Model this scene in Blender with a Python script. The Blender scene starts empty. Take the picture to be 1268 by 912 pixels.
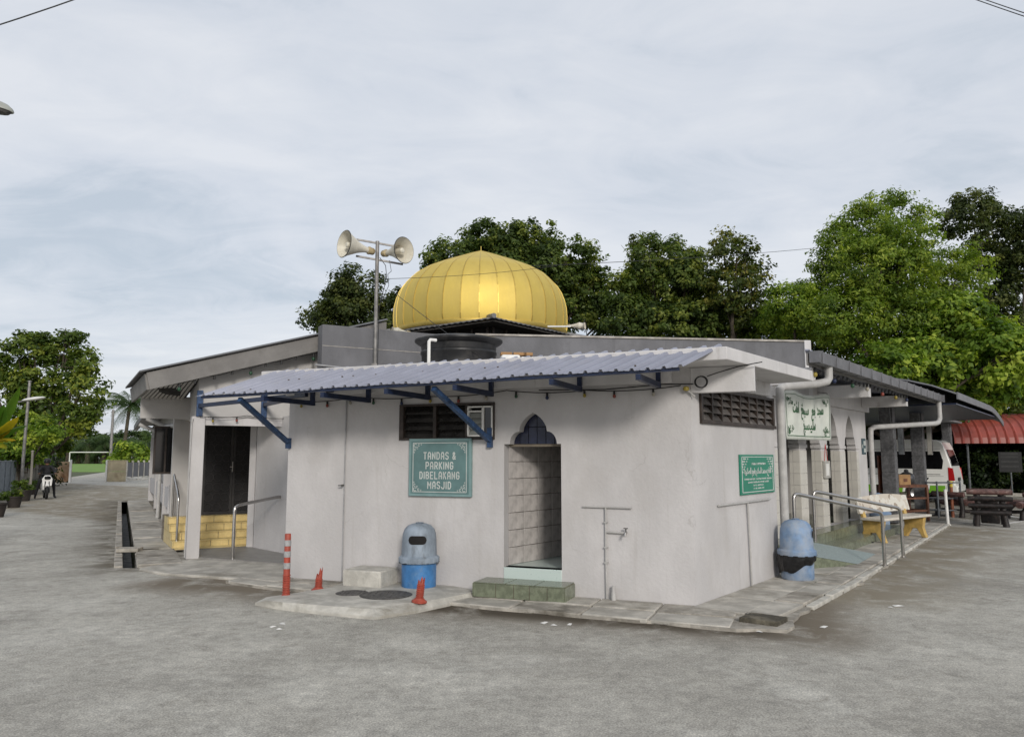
import bpy, bmesh, math, random
import numpy as np
from mathutils import Vector, Matrix
from mathutils.geometry import tessellate_polygon
random.seed(7); rng = np.random.default_rng(7)
sin, cos, pi, rad = math.sin, math.cos, math.pi, math.radians
S = bpy.context.scene
COL = S.collection

# ------------------------------------------------------------------ camera
F, CX, CY, EYE = 950.0, 634.0, 456.0, 1.65
TILT = math.atan(109.0 / F)
cam = bpy.data.cameras.new('camera'); cam_o = bpy.data.objects.new('camera', cam); COL.objects.link(cam_o)
cam.sensor_width = 36.0; cam.lens = F / 1268 * 36; cam.clip_end = 2000; cam.clip_start = 0.05
cam_o.location = (0, 0, EYE); cam_o.rotation_euler = (pi / 2 + TILT, 0, 0)
S.camera = cam_o

# ------------------------------------------------------------------ sky, sun, exposure
SUN_AZ = (0.24, -0.97); SUN_EL = rad(22)
W = bpy.data.worlds.new('World'); S.world = W; W.use_nodes = True
nt = W.node_tree; nt.nodes.clear(); N = nt.nodes.new; L = nt.links.new
out = N('ShaderNodeOutputWorld'); bg = N('ShaderNodeBackground'); bg.inputs[1].default_value = 0.1
sky = N('ShaderNodeTexSky'); sky.sky_type = 'NISHITA'; sky.sun_disc = False
sky.sun_elevation = SUN_EL; sky.sun_rotation = math.atan2(SUN_AZ[0], SUN_AZ[1]); sky.air_density = 1.0; sky.dust_density = 2.0
tc = N('ShaderNodeTexCoord'); sp = N('ShaderNodeSeparateXYZ'); L(tc.outputs['Generated'], sp.inputs[0])
def math_node(op, a, b=None, nt=nt):
    n = nt.nodes.new('ShaderNodeMath'); n.operation = op
    for i, v in enumerate((a, b)):
        if v is None: continue
        if isinstance(v, (int, float)): n.inputs[i].default_value = v
        else: nt.links.new(v, n.inputs[i])
    return n.outputs[0]
zz = math_node('ADD', math_node('MAXIMUM', sp.outputs[2], 0.0), 0.16)
cmb = N('ShaderNodeCombineXYZ'); L(math_node('DIVIDE', sp.outputs[0], zz), cmb.inputs[0]); L(math_node('DIVIDE', sp.outputs[1], zz), cmb.inputs[1])
mp = N('ShaderNodeMapping'); mp.inputs['Rotation'].default_value = (0, 0, 0.5); mp.inputs['Location'].default_value = (-2, 4, 0); mp.inputs['Scale'].default_value = (0.8, 1.25, 1); L(cmb.outputs[0], mp.inputs[0])
n1 = N('ShaderNodeTexNoise'); n1.inputs['Scale'].default_value = 0.9; n1.inputs['Detail'].default_value = 8; n1.inputs['Roughness'].default_value = 0.52; n1.inputs['Distortion'].default_value = 0.7; L(mp.outputs[0], n1.inputs[0])
n2 = N('ShaderNodeTexNoise'); n2.inputs['Scale'].default_value = 3.2; n2.inputs['Detail'].default_value = 9; n2.inputs['Roughness'].default_value = 0.62; n2.inputs['Distortion'].default_value = 1.2; L(mp.outputs[0], n2.inputs[0])
sm = math_node('ADD', math_node('MULTIPLY', n1.outputs[0], 0.74), math_node('MULTIPLY', n2.outputs[0], 0.26))
rp = N('ShaderNodeValToRGB'); L(sm, rp.inputs[0]); e = rp.color_ramp.elements
e[0].position = 0.37; e[0].color = (0.495, 0.555, 0.635, 1); e[1].position = 0.585; e[1].color = (0.71, 0.735, 0.785, 1)
m_ = e.new(0.46); m_.color = (0.615, 0.655, 0.725, 1)
sc_ = N('ShaderNodeMix'); sc_.data_type = 'RGBA'; sc_.blend_type = 'MULTIPLY'; sc_.inputs[0].default_value = 1
L(rp.outputs[0], sc_.inputs[6]); sc_.inputs[7].default_value = (8.55, 8.5, 8.4, 1)
mx = N('ShaderNodeMix'); mx.data_type = 'RGBA'; mx.inputs[0].default_value = 0.9
L(sky.outputs[0], mx.inputs[6]); L(sc_.outputs[2], mx.inputs[7]); L(mx.outputs[2], bg.inputs[0]); L(bg.outputs[0], out.inputs[0])
sun = bpy.data.lights.new('sun', 'SUN'); sun.energy = 1.5; sun.angle = rad(11); sun.color = (1.0, 0.95, 0.88)
sun_o = bpy.data.objects.new('sun', sun); COL.objects.link(sun_o)
sd = Vector((-SUN_AZ[0] * cos(SUN_EL), -SUN_AZ[1] * cos(SUN_EL), -sin(SUN_EL)))
sun_o.rotation_euler = sd.to_track_quat('-Z', 'Y').to_euler(); sun_o.location = (20, -30, 30)
S.view_settings.view_transform = 'Standard'; S.view_settings.look = 'None'; S.view_settings.gamma = 1; S.view_settings.exposure = 0.40

# ------------------------------------------------------------------ pixel helpers (a pixel gives a direction only)
def ray(x, y):
    u = (x - CX) / F; v = (CY - y) / F
    return Vector((u, cos(TILT) - v * sin(TILT), sin(TILT) + v * cos(TILT)))
def G(x, y, z=0.0):                       # pixel -> point on level z
    d = ray(x, y); t = (z - EYE) / d.z
    return Vector((d.x * t, d.y * t, z))
def D(x, y, depth):                       # pixel -> point at a known distance
    d = ray(x, y); t = depth / d.y
    return Vector((d.x * t, d.y * t, EYE + d.z * t))
def on(x, y, O, ang):                     # pixel -> (along, height) on the vertical plane through O at angle
    d = ray(x, y); n = (-sin(ang), cos(ang)); t = (n[0] * O[0] + n[1] * O[1]) / (n[0] * d.x + n[1] * d.y)
    return (d.x * t - O[0]) * cos(ang) + (d.y * t - O[1]) * sin(ang), EYE + d.z * t
def frame(o, ang): return Matrix.Translation((o[0], o[1], o[2] if len(o) > 2 else 0)) @ Matrix.Rotation(ang, 4, 'Z')

C0 = Vector((1.994, 8.545)); AA = math.atan2(-0.365, 0.931); BA = math.atan2(0.789, 0.614)
FA = frame(C0, AA); FB = frame(C0, BA)       # walls A (toilet front) and B (arcade side): x along the wall, y into it
K = Vector((-5.10, 12.50)); RA = math.atan2(-0.89, 0.457); GA = rad(30)
FR = frame(K, RA); FG = frame(K, GA)         # road-side front, gable front

# ------------------------------------------------------------------ materials
MATS = {}
def mat(name, col, rough=0.6, metal=0.0, var=0.12, scale=5.0, bump=0.0, bscale=60.0, col2=None, ramp=(0.42, 0.62), spec=0.4, stain=None, sscale=1.2, sramp=(0.5, 0.72), stretch=None, emit=0, rvar=0.0, trans=0, alpha=1, coat=0, streak=None, crack=None):
    if name in MATS: return MATS[name]
    m = bpy.data.materials.new(name); m.use_nodes = True; nt = m.node_tree; nt.nodes.clear(); N = nt.nodes.new; L = nt.links.new
    o = N('ShaderNodeOutputMaterial'); b = N('ShaderNodeBsdfPrincipled'); L(b.outputs[0], o.inputs[0])
    b.inputs['Roughness'].default_value = rough; b.inputs['Metallic'].default_value = metal; b.inputs['Specular IOR Level'].default_value = spec
    b.inputs['Transmission Weight'].default_value = trans; b.inputs['Alpha'].default_value = alpha; b.inputs['Coat Weight'].default_value = coat
    tc = N('ShaderNodeTexCoord'); co = tc.outputs['Object']
    if stretch:
        mp = N('ShaderNodeMapping'); mp.inputs['Scale'].default_value = stretch; L(co, mp.inputs[0]); co = mp.outputs[0]
    n = N('ShaderNodeTexNoise'); n.inputs['Scale'].default_value = scale; n.inputs['Detail'].default_value = 6; n.inputs['Roughness'].default_value = 0.6; L(co, n.inputs[0])
    r = N('ShaderNodeValToRGB'); L(n.outputs[0], r.inputs[0]); e = r.color_ramp.elements
    c2 = col2 or tuple(max(0, c * (1 - var * 1.6)) for c in col); c1 = tuple(min(1, c * (1 + var * 0.5)) for c in col) if not col2 else col
    e[0].position, e[1].position = ramp; e[0].color = (*c2, 1); e[1].color = (*c1, 1)
    c = r.outputs[0]
    if stain:
        mp2 = N('ShaderNodeMapping'); mp2.inputs['Location'].default_value = (3.1, 7.7, 1.3); L(tc.outputs['Object'], mp2.inputs[0])
        if stretch: mp2.inputs['Scale'].default_value = stretch
        n2 = N('ShaderNodeTexNoise'); n2.inputs['Scale'].default_value = sscale; n2.inputs['Detail'].default_value = 8; n2.inputs['Roughness'].default_value = 0.65; L(mp2.outputs[0], n2.inputs[0])
        r2 = N('ShaderNodeValToRGB'); L(n2.outputs[0], r2.inputs[0]); r2.color_ramp.elements[0].position, r2.color_ramp.elements[1].position = sramp
        mm = N('ShaderNodeMix'); mm.data_type = 'RGBA'; L(r2.outputs[0], mm.inputs[0]); L(c, mm.inputs[6]); mm.inputs[7].default_value = (*stain, 1); c = mm.outputs[2]
    if streak:                                           # rain streaks with a shape of their own
        mp3 = N('ShaderNodeMapping'); mp3.inputs['Scale'].default_value = (5, 5, .28); mp3.inputs['Location'].default_value = (1.7, 4.2, .6); L(tc.outputs['Object'], mp3.inputs[0])
        n3 = N('ShaderNodeTexNoise'); n3.inputs['Scale'].default_value = 1.3; n3.inputs['Detail'].default_value = 9; n3.inputs['Roughness'].default_value = .68; L(mp3.outputs[0], n3.inputs[0])
        r3 = N('ShaderNodeValToRGB'); L(n3.outputs[0], r3.inputs[0]); r3.color_ramp.elements[0].position, r3.color_ramp.elements[1].position = .56, .80; r3.color_ramp.elements[1].color = (.75, .75, .75, 1)
        m3 = N('ShaderNodeMix'); m3.data_type = 'RGBA'; L(r3.outputs[0], m3.inputs[0]); L(c, m3.inputs[6]); m3.inputs[7].default_value = (*streak, 1); c = m3.outputs[2]
    if crack:
        nw = N('ShaderNodeTexNoise'); nw.inputs['Scale'].default_value = 1.8; nw.inputs['Detail'].default_value = 5; L(tc.outputs['Object'], nw.inputs[0])
        va = N('ShaderNodeVectorMath'); va.operation = 'ADD'; L(tc.outputs['Object'], va.inputs[0]); L(nw.outputs['Color'], va.inputs[1])
        vc = N('ShaderNodeTexVoronoi'); vc.feature = 'DISTANCE_TO_EDGE'; vc.inputs['Scale'].default_value = .8; L(va.outputs[0], vc.inputs[0])
        r4 = N('ShaderNodeValToRGB'); L(vc.outputs['Distance'], r4.inputs[0]); r4.color_ramp.elements[0].position, r4.color_ramp.elements[1].position = .0015, .006; r4.color_ramp.elements[0].color = (.35, .35, .35, 1); r4.color_ramp.elements[1].color = (0, 0, 0, 1)
        n4 = N('ShaderNodeTexNoise'); n4.inputs['Scale'].default_value = .9; L(tc.outputs['Object'], n4.inputs[0]); r5 = N('ShaderNodeValToRGB'); L(n4.outputs[0], r5.inputs[0]); r5.color_ramp.elements[0].position, r5.color_ramp.elements[1].position = .52, .60
        mu = N('ShaderNodeMath'); mu.operation = 'MULTIPLY'; L(r4.outputs[0], mu.inputs[0]); L(r5.outputs[0], mu.inputs[1])
        m4 = N('ShaderNodeMix'); m4.data_type = 'RGBA'; L(mu.outputs[0], m4.inputs[0]); L(c, m4.inputs[6]); m4.inputs[7].default_value = (*crack, 1); c = m4.outputs[2]
    L(c, b.inputs['Base Color'])
    if rvar:
        mr = N('ShaderNodeMapRange'); L(n.outputs[0], mr.inputs[0]); mr.inputs[3].default_value = rough - rvar; mr.inputs[4].default_value = rough + rvar; L(mr.outputs[0], b.inputs['Roughness'])
    if bump:
        nb = N('ShaderNodeTexNoise'); nb.inputs['Scale'].default_value = bscale; nb.inputs['Detail'].default_value = 5; L(tc.outputs['Object'], nb.inputs[0])
        bp = N('ShaderNodeBump'); bp.inputs['Strength'].default_value = bump; bp.inputs['Distance'].default_value = 0.02; L(nb.outputs[0], bp.inputs['Height']); L(bp.outputs[0], b.inputs['Normal'])
    if emit: b.inputs['Emission Color'].default_value = (*col, 1); b.inputs['Emission Strength'].default_value = emit
    MATS[name] = m; return m

PLASTER = mat('plaster', (0.525, 0.508, 0.503), 0.85, var=0.06, scale=1.6, bump=0.22, bscale=26, stain=(0.445, 0.425, 0.41), sscale=1.7, sramp=(0.50, 0.80), stretch=(1, 1, 0.6), streak=(.40, .38, .36), crack=(.30, .28, .26))
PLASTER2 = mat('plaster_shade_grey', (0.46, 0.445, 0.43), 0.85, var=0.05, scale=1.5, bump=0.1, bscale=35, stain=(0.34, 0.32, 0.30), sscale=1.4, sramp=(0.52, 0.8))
SLABW = mat('slab_white_paint', (0.58, 0.565, 0.56), 0.8, var=0.06, scale=3, bump=0.15, bscale=30, stain=(0.33, 0.31, 0.29), sscale=5, sramp=(0.6, 0.76), stretch=(1, 1, .3), streak=(.36, .34, .32))
GREYP = mat('grey_parapet_paint', (0.155, 0.155, 0.165), 0.8, var=0.10, scale=2.0, bump=0.15, bscale=25, stain=(0.105, 0.105, 0.11), sscale=2.6, sramp=(0.5, 0.75), stretch=(1, 1, .5), streak=(.085, .085, .09))
FASCIA = mat('grey_fascia_paint', (0.20, 0.19, 0.18), 0.75, var=0.10, scale=2.5, bump=0.08, stain=(0.14, 0.13, 0.12), sscale=4, sramp=(.55, .78))
TRIM = mat('cement_trim', (0.42, 0.39, 0.35), 0.85, var=0.2, scale=6, bump=0.2)
SHEET = mat('metal_roof_sheet', (0.29, 0.30, 0.36), 0.42, metal=0.25, var=0.06, scale=3, stain=(0.29, 0.29, 0.32), sscale=2.5, sramp=(0.55, 0.8))
ROOFG = mat('grey_roof_sheet', (0.17, 0.17, 0.175), 0.5, metal=0.2, var=0.10, scale=3)
GUTTER = mat('grey_gutter', (0.16, 0.16, 0.17), 0.5, metal=0.1, var=0.10, scale=4, stain=(.10, .10, .10), sscale=5, sramp=(.58, .8))
NAVY = mat('navy_steel_paint', (0.012, 0.022, 0.058), 0.4, var=0.2, scale=8)
BLUEB = mat('blue_bracket_paint', (0.028, 0.065, 0.15), 0.5, var=0.25, scale=20, stain=(0.06, 0.09, 0.14), sscale=18, sramp=(.6, .72))
GOLD = mat('gold_panel', (0.74, 0.585, 0.18), 0.66, metal=1.0, var=0.05, scale=2.5, rvar=0.05, bump=0.05, bscale=3, col2=(0.71, 0.55, 0.155), stain=(.58, .45, .16), sscale=1.6, sramp=(.52, .82), stretch=(1, 1, .35))
GOLDS = mat('gold_seam', (0.58, 0.43, 0.12), 0.5, metal=1.0, var=0.05)
BROWNF = mat('brown_window_frame', (0.045, 0.033, 0.027), 0.55, var=0.2, scale=12)
LOUVG = mat('smoked_louvre_glass', (0.030, 0.028, 0.026), 0.14, var=0.25, scale=4, spec=0.6)
LOUVB = mat('dusty_louvre_glass', (0.17, 0.155, 0.145), 0.35, var=0.25, scale=9, stain=(0.09, 0.08, 0.075), sscale=6, sramp=(.5, .7))
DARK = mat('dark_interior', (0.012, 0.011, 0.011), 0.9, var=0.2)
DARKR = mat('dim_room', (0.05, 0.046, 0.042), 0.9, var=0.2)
STEEL = mat('stainless_steel', (0.50, 0.48, 0.46), 0.24, metal=1.0, var=0.06, scale=9, rvar=0.06)
PVC = mat('pale_pvc_pipe', (0.43, 0.42, 0.405), 0.5, var=0.08, scale=7, stain=(0.36, 0.34, 0.32), sscale=6, sramp=(.58, .8))
PVCG = mat('grey_pvc_pipe', (0.33, 0.33, 0.335), 0.5, var=0.1, scale=7)
CONC = mat('concrete_paving', (0.46, 0.435, 0.385), 0.9, var=0.16, scale=3.5, bump=0.4, bscale=45, stain=(0.19, 0.17, 0.135), sscale=1.7, sramp=(0.52, 0.74), crack=(.10, .09, .07))
CONC2 = mat('pale_cement_pad', (0.52, 0.50, 0.45), 0.9, var=0.14, scale=4.5, bump=0.45, bscale=30, stain=(0.25, 0.23, 0.19), sscale=2.6, sramp=(0.52, 0.74))
KERBM = mat('cement_kerb', (0.41, 0.38, 0.33), 0.9, var=0.18, scale=5, bump=0.5, bscale=35, stain=(0.14, 0.125, 0.10), sscale=2.4, sramp=(0.48, 0.7))
MOSSY = mat('mossy_cement', (0.13, 0.115, 0.085), 0.95, var=0.35, scale=7, bump=0.6, bscale=30)
TILEG = mat('green_glazed_tile', (0.175, 0.195, 0.135), 0.22, var=0.16, scale=14, stain=(.22, .23, .17), sscale=16, sramp=(.55, .75))
TERR = mat('green_terrazzo', (0.27, 0.37, 0.34), 0.3, col2=(0.50, 0.58, 0.55), scale=55, ramp=(0.66, 0.56))
RAMPM = mat('blue_green_ramp', (0.28, 0.335, 0.33), 0.6, var=0.12, scale=50)
TILEW = mat('white_column_tile', (0.60, 0.575, 0.52), 0.2, var=0.04, scale=5)
TILEB = mat('beige_wall_tile', (0.50, 0.47, 0.45), 0.12, var=0.13, scale=9, bump=0.12, bscale=9, stretch=(1, 1, .6))
TILEN = mat('navy_tile', (0.020, 0.024, 0.052), 0.25, var=0.2, scale=9)
TILEY = mat('yellow_step_tile', (0.66, 0.52, 0.24), 0.3, var=0.07, scale=9, stain=(.50, .38, .16), sscale=9, sramp=(.5, .75))
GROUT = mat('grout', (0.20, 0.17, 0.13), 0.9, var=0.1)
PORCH = mat('porch_floor_tile', (0.25, 0.24, 0.225), 0.5, var=0.1, scale=8)
BLACKM = mat('black_grille_paint', (0.012, 0.011, 0.012), 0.5, var=0.2)
GRILLE = mat('grille_steel', (0.035, 0.033, 0.033), 0.5, var=0.2)
TANKM = mat('black_tank_plastic', (0.018, 0.018, 0.019), 0.38, var=0.3, scale=4, stain=(0.06, 0.055, 0.05), sscale=3, sramp=(.55, .8))
HORN = mat('horn_cream', (0.62, 0.585, 0.49), 0.45, var=0.08, scale=6, stain=(0.33, 0.25, 0.15), sscale=6, sramp=(.56, .78))
HORNB = mat('horn_driver_tan', (0.42, 0.34, 0.20), 0.6, var=0.2, scale=14)
POLEM = mat('grey_steel_pole', (0.24, 0.23, 0.22), 0.5, metal=0.3, var=0.2, scale=10)
WIRE = mat('black_wire', (0.02, 0.02, 0.02), 0.6, var=0.1)
WHITE = mat('white_paint', (0.72, 0.71, 0.68), 0.5, var=0.06, scale=6)
BINB = mat('bin_blue', (0.060, 0.205, 0.46), 0.45, var=0.15, scale=5, stain=(0.16, 0.26, 0.40), sscale=4, sramp=(.52, .75))
BINF = mat('bin_faded_blue', (0.19, 0.29, 0.45), 0.6, var=0.14, scale=6, stain=(0.34, 0.37, 0.41), sscale=3.5, sramp=(.42, .7), bump=.05)
BINW = mat('bin_weathered_grey', (0.27, 0.32, 0.38), 0.65, var=0.18, scale=7, stain=(0.09, 0.09, 0.08), sscale=5, sramp=(.56, .76), stretch=(1, 1, .35))
BAG = mat('black_bin_bag', (0.012, 0.012, 0.013), 0.28, var=0.3, scale=20, bump=.5, bscale=18)
ORANGE = mat('orange_post_plastic', (0.38, 0.068, 0.042), 0.5, var=0.16, scale=12, stain=(.30, .08, .055), sscale=10, sramp=(.5, .75))
REFL = mat('grey_reflective_band', (0.36, 0.36, 0.36), 0.45, var=0.12, scale=30)
YELLOWC = mat('yellow_bench_paint', (0.55, 0.37, 0.115), 0.6, var=0.14, scale=9, stain=(.36, .27, .13), sscale=9, sramp=(.55, .78))
IRON = mat('manhole_iron', (0.11, 0.105, 0.10), 0.7, var=0.25, scale=20, bump=.3)
WOODB = mat('brown_wood', (0.15, 0.062, 0.034), 0.5, var=0.22, scale=7, stretch=(1, 1, .2))
WOODR = mat('red_brown_wood', (0.24, 0.082, 0.042), 0.5, var=0.2, scale=6)
CARD = mat('cardboard', (0.33, 0.19, 0.085), 0.8, var=0.1, scale=6)
POTM = mat('dull_metal_pot', (0.10, 0.10, 0.105), 0.35, metal=0.6, var=0.2, scale=9)
RACKM = mat('grey_rack_paint', (0.14, 0.15, 0.16), 0.5, metal=.2, var=0.2, scale=9)
VANW = mat('van_white_paint', (0.80, 0.80, 0.76), 0.22, var=0.02, coat=0.5)
VANG = mat('van_green_paint', (0.16, 0.40, 0.03), 0.3, var=0.04)
GLASSD = mat('tinted_glass', (0.006, 0.006, 0.007), 0.06, var=0.1, spec=0.6)
REDL = mat('red_lens', (0.42, 0.012, 0.015), 0.15, var=0.1)
TYRE = mat('tyre_rubber', (0.015, 0.015, 0.015), 0.8, var=0.2)
RIM = mat('alloy_rim', (0.42, 0.42, 0.43), 0.3, metal=0.9, var=0.1)
BLACKP = mat('black_plastic', (0.014, 0.014, 0.015), 0.5, var=0.2)
STONE = mat('grey_column_stone', (0.125, 0.125, 0.13), 0.6, var=0.22, scale=14, bump=.2)
REDR = mat('red_canopy_sheet', (0.30, 0.062, 0.045), 0.45, var=0.10, scale=2, stain=(.22, .06, .045), sscale=2, sramp=(.5, .8))
LOGD = mat('dark_log_paint', (0.022, 0.017, 0.016), 0.5, var=0.35, scale=10, stain=(.09, .055, .045), sscale=12, sramp=(.58, .72), bump=.3, bscale=30)
LOGT = mat('worn_maroon_top', (0.15, 0.078, 0.068), 0.55, var=0.3, scale=9, stain=(.32, .25, .22), sscale=8, sramp=(.55, .75))
SIGNT = mat('teal_sign', (0.115, 0.205, 0.205), 0.5, var=0.09, scale=4)
SIGNTE = mat('teal_sign_edge', (0.19, 0.30, 0.30), 0.5, var=0.06)
SIGNW = mat('sign_white', (0.55, 0.575, 0.55), 0.6, var=0.07, scale=9)
SIGNG = mat('green_sign', (0.016, 0.20, 0.125), 0.4, var=0.05)
BANNER = mat('white_banner_cloth', (0.60, 0.625, 0.57), 0.7, var=0.05, scale=4)
BANNERG = mat('banner_green_ink', (0.035, 0.12, 0.05), 0.7, var=0.15)
FENCEB = mat('blue_grey_fence', (0.19, 0.215, 0.24), 0.6, var=0.14, scale=5)
TIMBER = mat('weathered_timber', (0.26, 0.24, 0.21), 0.85, var=0.22, scale=5, stretch=(1, 1, .2))
GATEC = mat('cream_gate_wall', (0.47, 0.40, 0.27), 0.85, var=0.12, scale=2, stain=(.26, .2, .12), sscale=1.6, sramp=(.55, .75))
GATEB = mat('stained_gate_wall', (0.34, 0.24, 0.15), 0.85, var=0.2, scale=2, stain=(.13, .065, .03), sscale=1.6, sramp=(.45, .65))
CLOTHB = mat('black_clothes', (0.014, 0.014, 0.016), 0.8, var=0.2)
SKIN = mat('skin', (0.26, 0.14, 0.085), 0.55, var=0.08)
POTP = mat('dark_flower_pot', (0.035, 0.028, 0.024), 0.7, var=0.2)
BARK = mat('bark', (0.085, 0.068, 0.05), 0.9, var=0.3, scale=4, bump=.6, bscale=12)
LAMPG = mat('lamp_housing', (0.33, 0.34, 0.31), 0.45, var=0.06)
def bulb_mat(n, c): return mat('bulb_' + n, c, 0.3, var=0.1)
BULBS = [bulb_mat('yellow', (.30, .23, .04)), bulb_mat('red', (.22, .045, .03)), bulb_mat('white', (.38, .35, .29)), bulb_mat('green', (.02, .07, .035)), bulb_mat('blue', (.015, .025, .07))]

def leaf_mat(name, dark, mid, light, trans=0.35):
    m = bpy.data.materials.new(name); m.use_nodes = True; nt = m.node_tree; nt.nodes.clear(); N = nt.nodes.new; L = nt.links.new
    o = N('ShaderNodeOutputMaterial'); b = N('ShaderNodeBsdfPrincipled'); b.inputs['Roughness'].default_value = 0.5; b.inputs['Specular IOR Level'].default_value = 0.25
    at = N('ShaderNodeAttribute'); at.attribute_name = 'tint'
    r = N('ShaderNodeValToRGB'); L(at.outputs['Fac'], r.inputs[0]); e = r.color_ramp.elements
    e[0].color = (*dark, 1); e[1].color = (*light, 1); k = e.new(0.5); k.color = (*mid, 1)
    L(r.outputs[0], b.inputs['Base Color'])
    t = N('ShaderNodeBsdfTranslucent'); g = N('ShaderNodeMix'); g.data_type = 'RGBA'; g.blend_type = 'MULTIPLY'; g.inputs[0].default_value = 1
    L(r.outputs[0], g.inputs[6]); g.inputs[7].default_value = (1.3, 1.4, 0.6, 1); L(g.outputs[2], t.inputs[0])
    x = N('ShaderNodeMixShader'); x.inputs[0].default_value = trans; L(b.outputs[0], x.inputs[1]); L(t.outputs[0], x.inputs[2]); L(x.outputs[0], o.inputs[0])
    return m

# ------------------------------------------------------------------ mesh helpers
class MB:
    def __init__(s, M=None): s.v = []; s.f = []; s.M = M or Matrix()
    def add(s, vs, fs):
        o = len(s.v); s.v += [tuple(s.M @ Vector(v)) for v in vs]; s.f += [[o + i for i in f] for f in fs]; return s
    def box(s, x0, x1, y0, y1, z0, z1):
        return s.add([(x0, y0, z0), (x1, y0, z0), (x1, y1, z0), (x0, y1, z0), (x0, y0, z1), (x1, y0, z1), (x1, y1, z1), (x0, y1, z1)],
                     [(0, 3, 2, 1), (4, 5, 6, 7), (0, 1, 5, 4), (1, 2, 6, 5), (2, 3, 7, 6), (3, 0, 4, 7)])
    def bar(s, p, q, w, h, up=(0, 0, 1)):
        p, q = Vector(p), Vector(q); d = (q - p).normalized(); u = Vector(up)
        if abs(d.dot(u)) > 0.98: u = Vector((0, 1, 0))
        a = d.cross(u).normalized() * w / 2; b = a.cross(d).normalized() * h / 2
        vs = [x + i * a + j * b for x in (p, q) for i, j in ((-1, -1), (1, -1), (1, 1), (-1, 1))]
        return s.add(vs, [(0, 1, 2, 3), (7, 6, 5, 4), (0, 4, 5, 1), (1, 5, 6, 2), (2, 6, 7, 3), (3, 7, 4, 0)])
    def tube(s, pts, r, n=8, caps=True):
        pts = [Vector(p) for p in pts]; rs = r if isinstance(r, (list, tuple)) else [r] * len(pts)
        vs, fs = [], []; ref = None
        for i, p in enumerate(pts):
            d = ((pts[min(i + 1, len(pts) - 1)] - p).normalized() + (p - pts[max(i - 1, 0)]).normalized()).normalized()
            if ref is None: ref = Vector((0, 0, 1)) if abs(d.z) < 0.9 else Vector((1, 0, 0))
            a = (ref - d * ref.dot(d)).normalized(); ref = a; b = d.cross(a)
            vs += [p + (a * cos(2 * pi * k / n) + b * sin(2 * pi * k / n)) * rs[i] for k in range(n)]
        for i in range(len(pts) - 1):
            for k in range(n): fs.append((i * n + k, i * n + (k + 1) % n, (i + 1) * n + (k + 1) % n, (i + 1) * n + k))
        if caps: fs += [tuple(reversed(range(n))), tuple(range((len(pts) - 1) * n, len(pts) * n))]
        return s.add(vs, fs)
    def lathe(s, prof, n=32, c=(0, 0, 0), sx=1, sy=1, a0=0, a1=2 * pi):
        full = abs(a1 - a0 - 2 * pi) < 1e-6; m = n if full else n + 1; vs, fs = [], []
        for (r, z) in prof:
            for k in range(m):
                t = a0 + (a1 - a0) * k / n; vs.append((c[0] + sx * r * cos(t), c[1] + sy * r * sin(t), c[2] + z))
        for i in range(len(prof) - 1):
            for k in range(n): fs.append((i * m + k, i * m + (k + 1) % m, (i + 1) * m + (k + 1) % m, (i + 1) * m + k))
        return s.add(vs, fs)
    def prism(s, poly, y0, y1, holes=(), axis='y'):      # polygon in x-z (axis y) or x-y (axis z)
        loops = [list(poly)] + [list(h) for h in holes]
        def P(p, t): return (p[0], t, p[1]) if axis == 'y' else ((p[0], p[1], t) if axis == 'z' else (t, p[0], p[1]))
        flat = [p for l in loops for p in l]
        tri = tessellate_polygon([[Vector((p[0], p[1], 0)) for p in l] for l in loops])
        n = len(flat); vs = [P(p, y0) for p in flat] + [P(p, y1) for p in flat]; fs = []
        for t in tri: fs.append(tuple(t)); fs.append(tuple(i + n for i in reversed(t)))
        o = 0
        for l in loops:
            k = len(l)
            for i in range(k): j = (i + 1) % k; fs.append((o + i, o + j, o + j + n, o + i + n))
            o += k
        return s.add(vs, fs)
    def build(s, name, m, parent=None, smooth=False, bevel=0.0, seg=2):
        me = bpy.data.meshes.new(name); me.from_pydata(s.v, [], s.f); me.validate()
        bm = bmesh.new(); bm.from_mesh(me); bmesh.ops.recalc_face_normals(bm, faces=bm.faces); bm.to_mesh(me); bm.free()
        me.materials.append(m)
        o = bpy.data.objects.new(name, me); COL.objects.link(o); o.parent = parent
        if smooth:
            me.shade_smooth(); me.set_sharp_from_angle(angle=rad(38))
        if bevel:
            b = o.modifiers.new('bevel', 'BEVEL'); b.width = bevel; b.segments = seg; b.limit_method = 'ANGLE'; b.angle_limit = rad(40)
            if not smooth: me.shade_smooth(); me.set_sharp_from_angle(angle=rad(30))
        return o
def tag(o, label, cat, group=None):
    o['label'] = label; o['category'] = cat
    if group: o['group'] = group
    return o
def struct(o): o['kind'] = 'structure'; return o
def stuff(o): o['kind'] = 'stuff'; return o
def thing(name, label, cat, loc=(0, 0, 0), rz=0, group=None):
    o = bpy.data.objects.new(name, None); COL.objects.link(o); o.empty_display_size = 0.1
    o.location = loc if len(loc) == 3 else (*loc, 0); o.rotation_euler = (0, 0, rz); return tag(o, label, cat, group)
def copy_child(src, parent, loc, rot=(0, 0, 0), scale=None):
    c = src.copy(); COL.objects.link(c); c.parent = parent; c.location = loc; c.rotation_euler = rot
    if scale: c.scale = scale
    return c
def copy_tree(o, parent=None):
    c = o.copy(); COL.objects.link(c); c.parent = parent
    for ch in list(o.children): copy_tree(ch, c)
    return c
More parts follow.
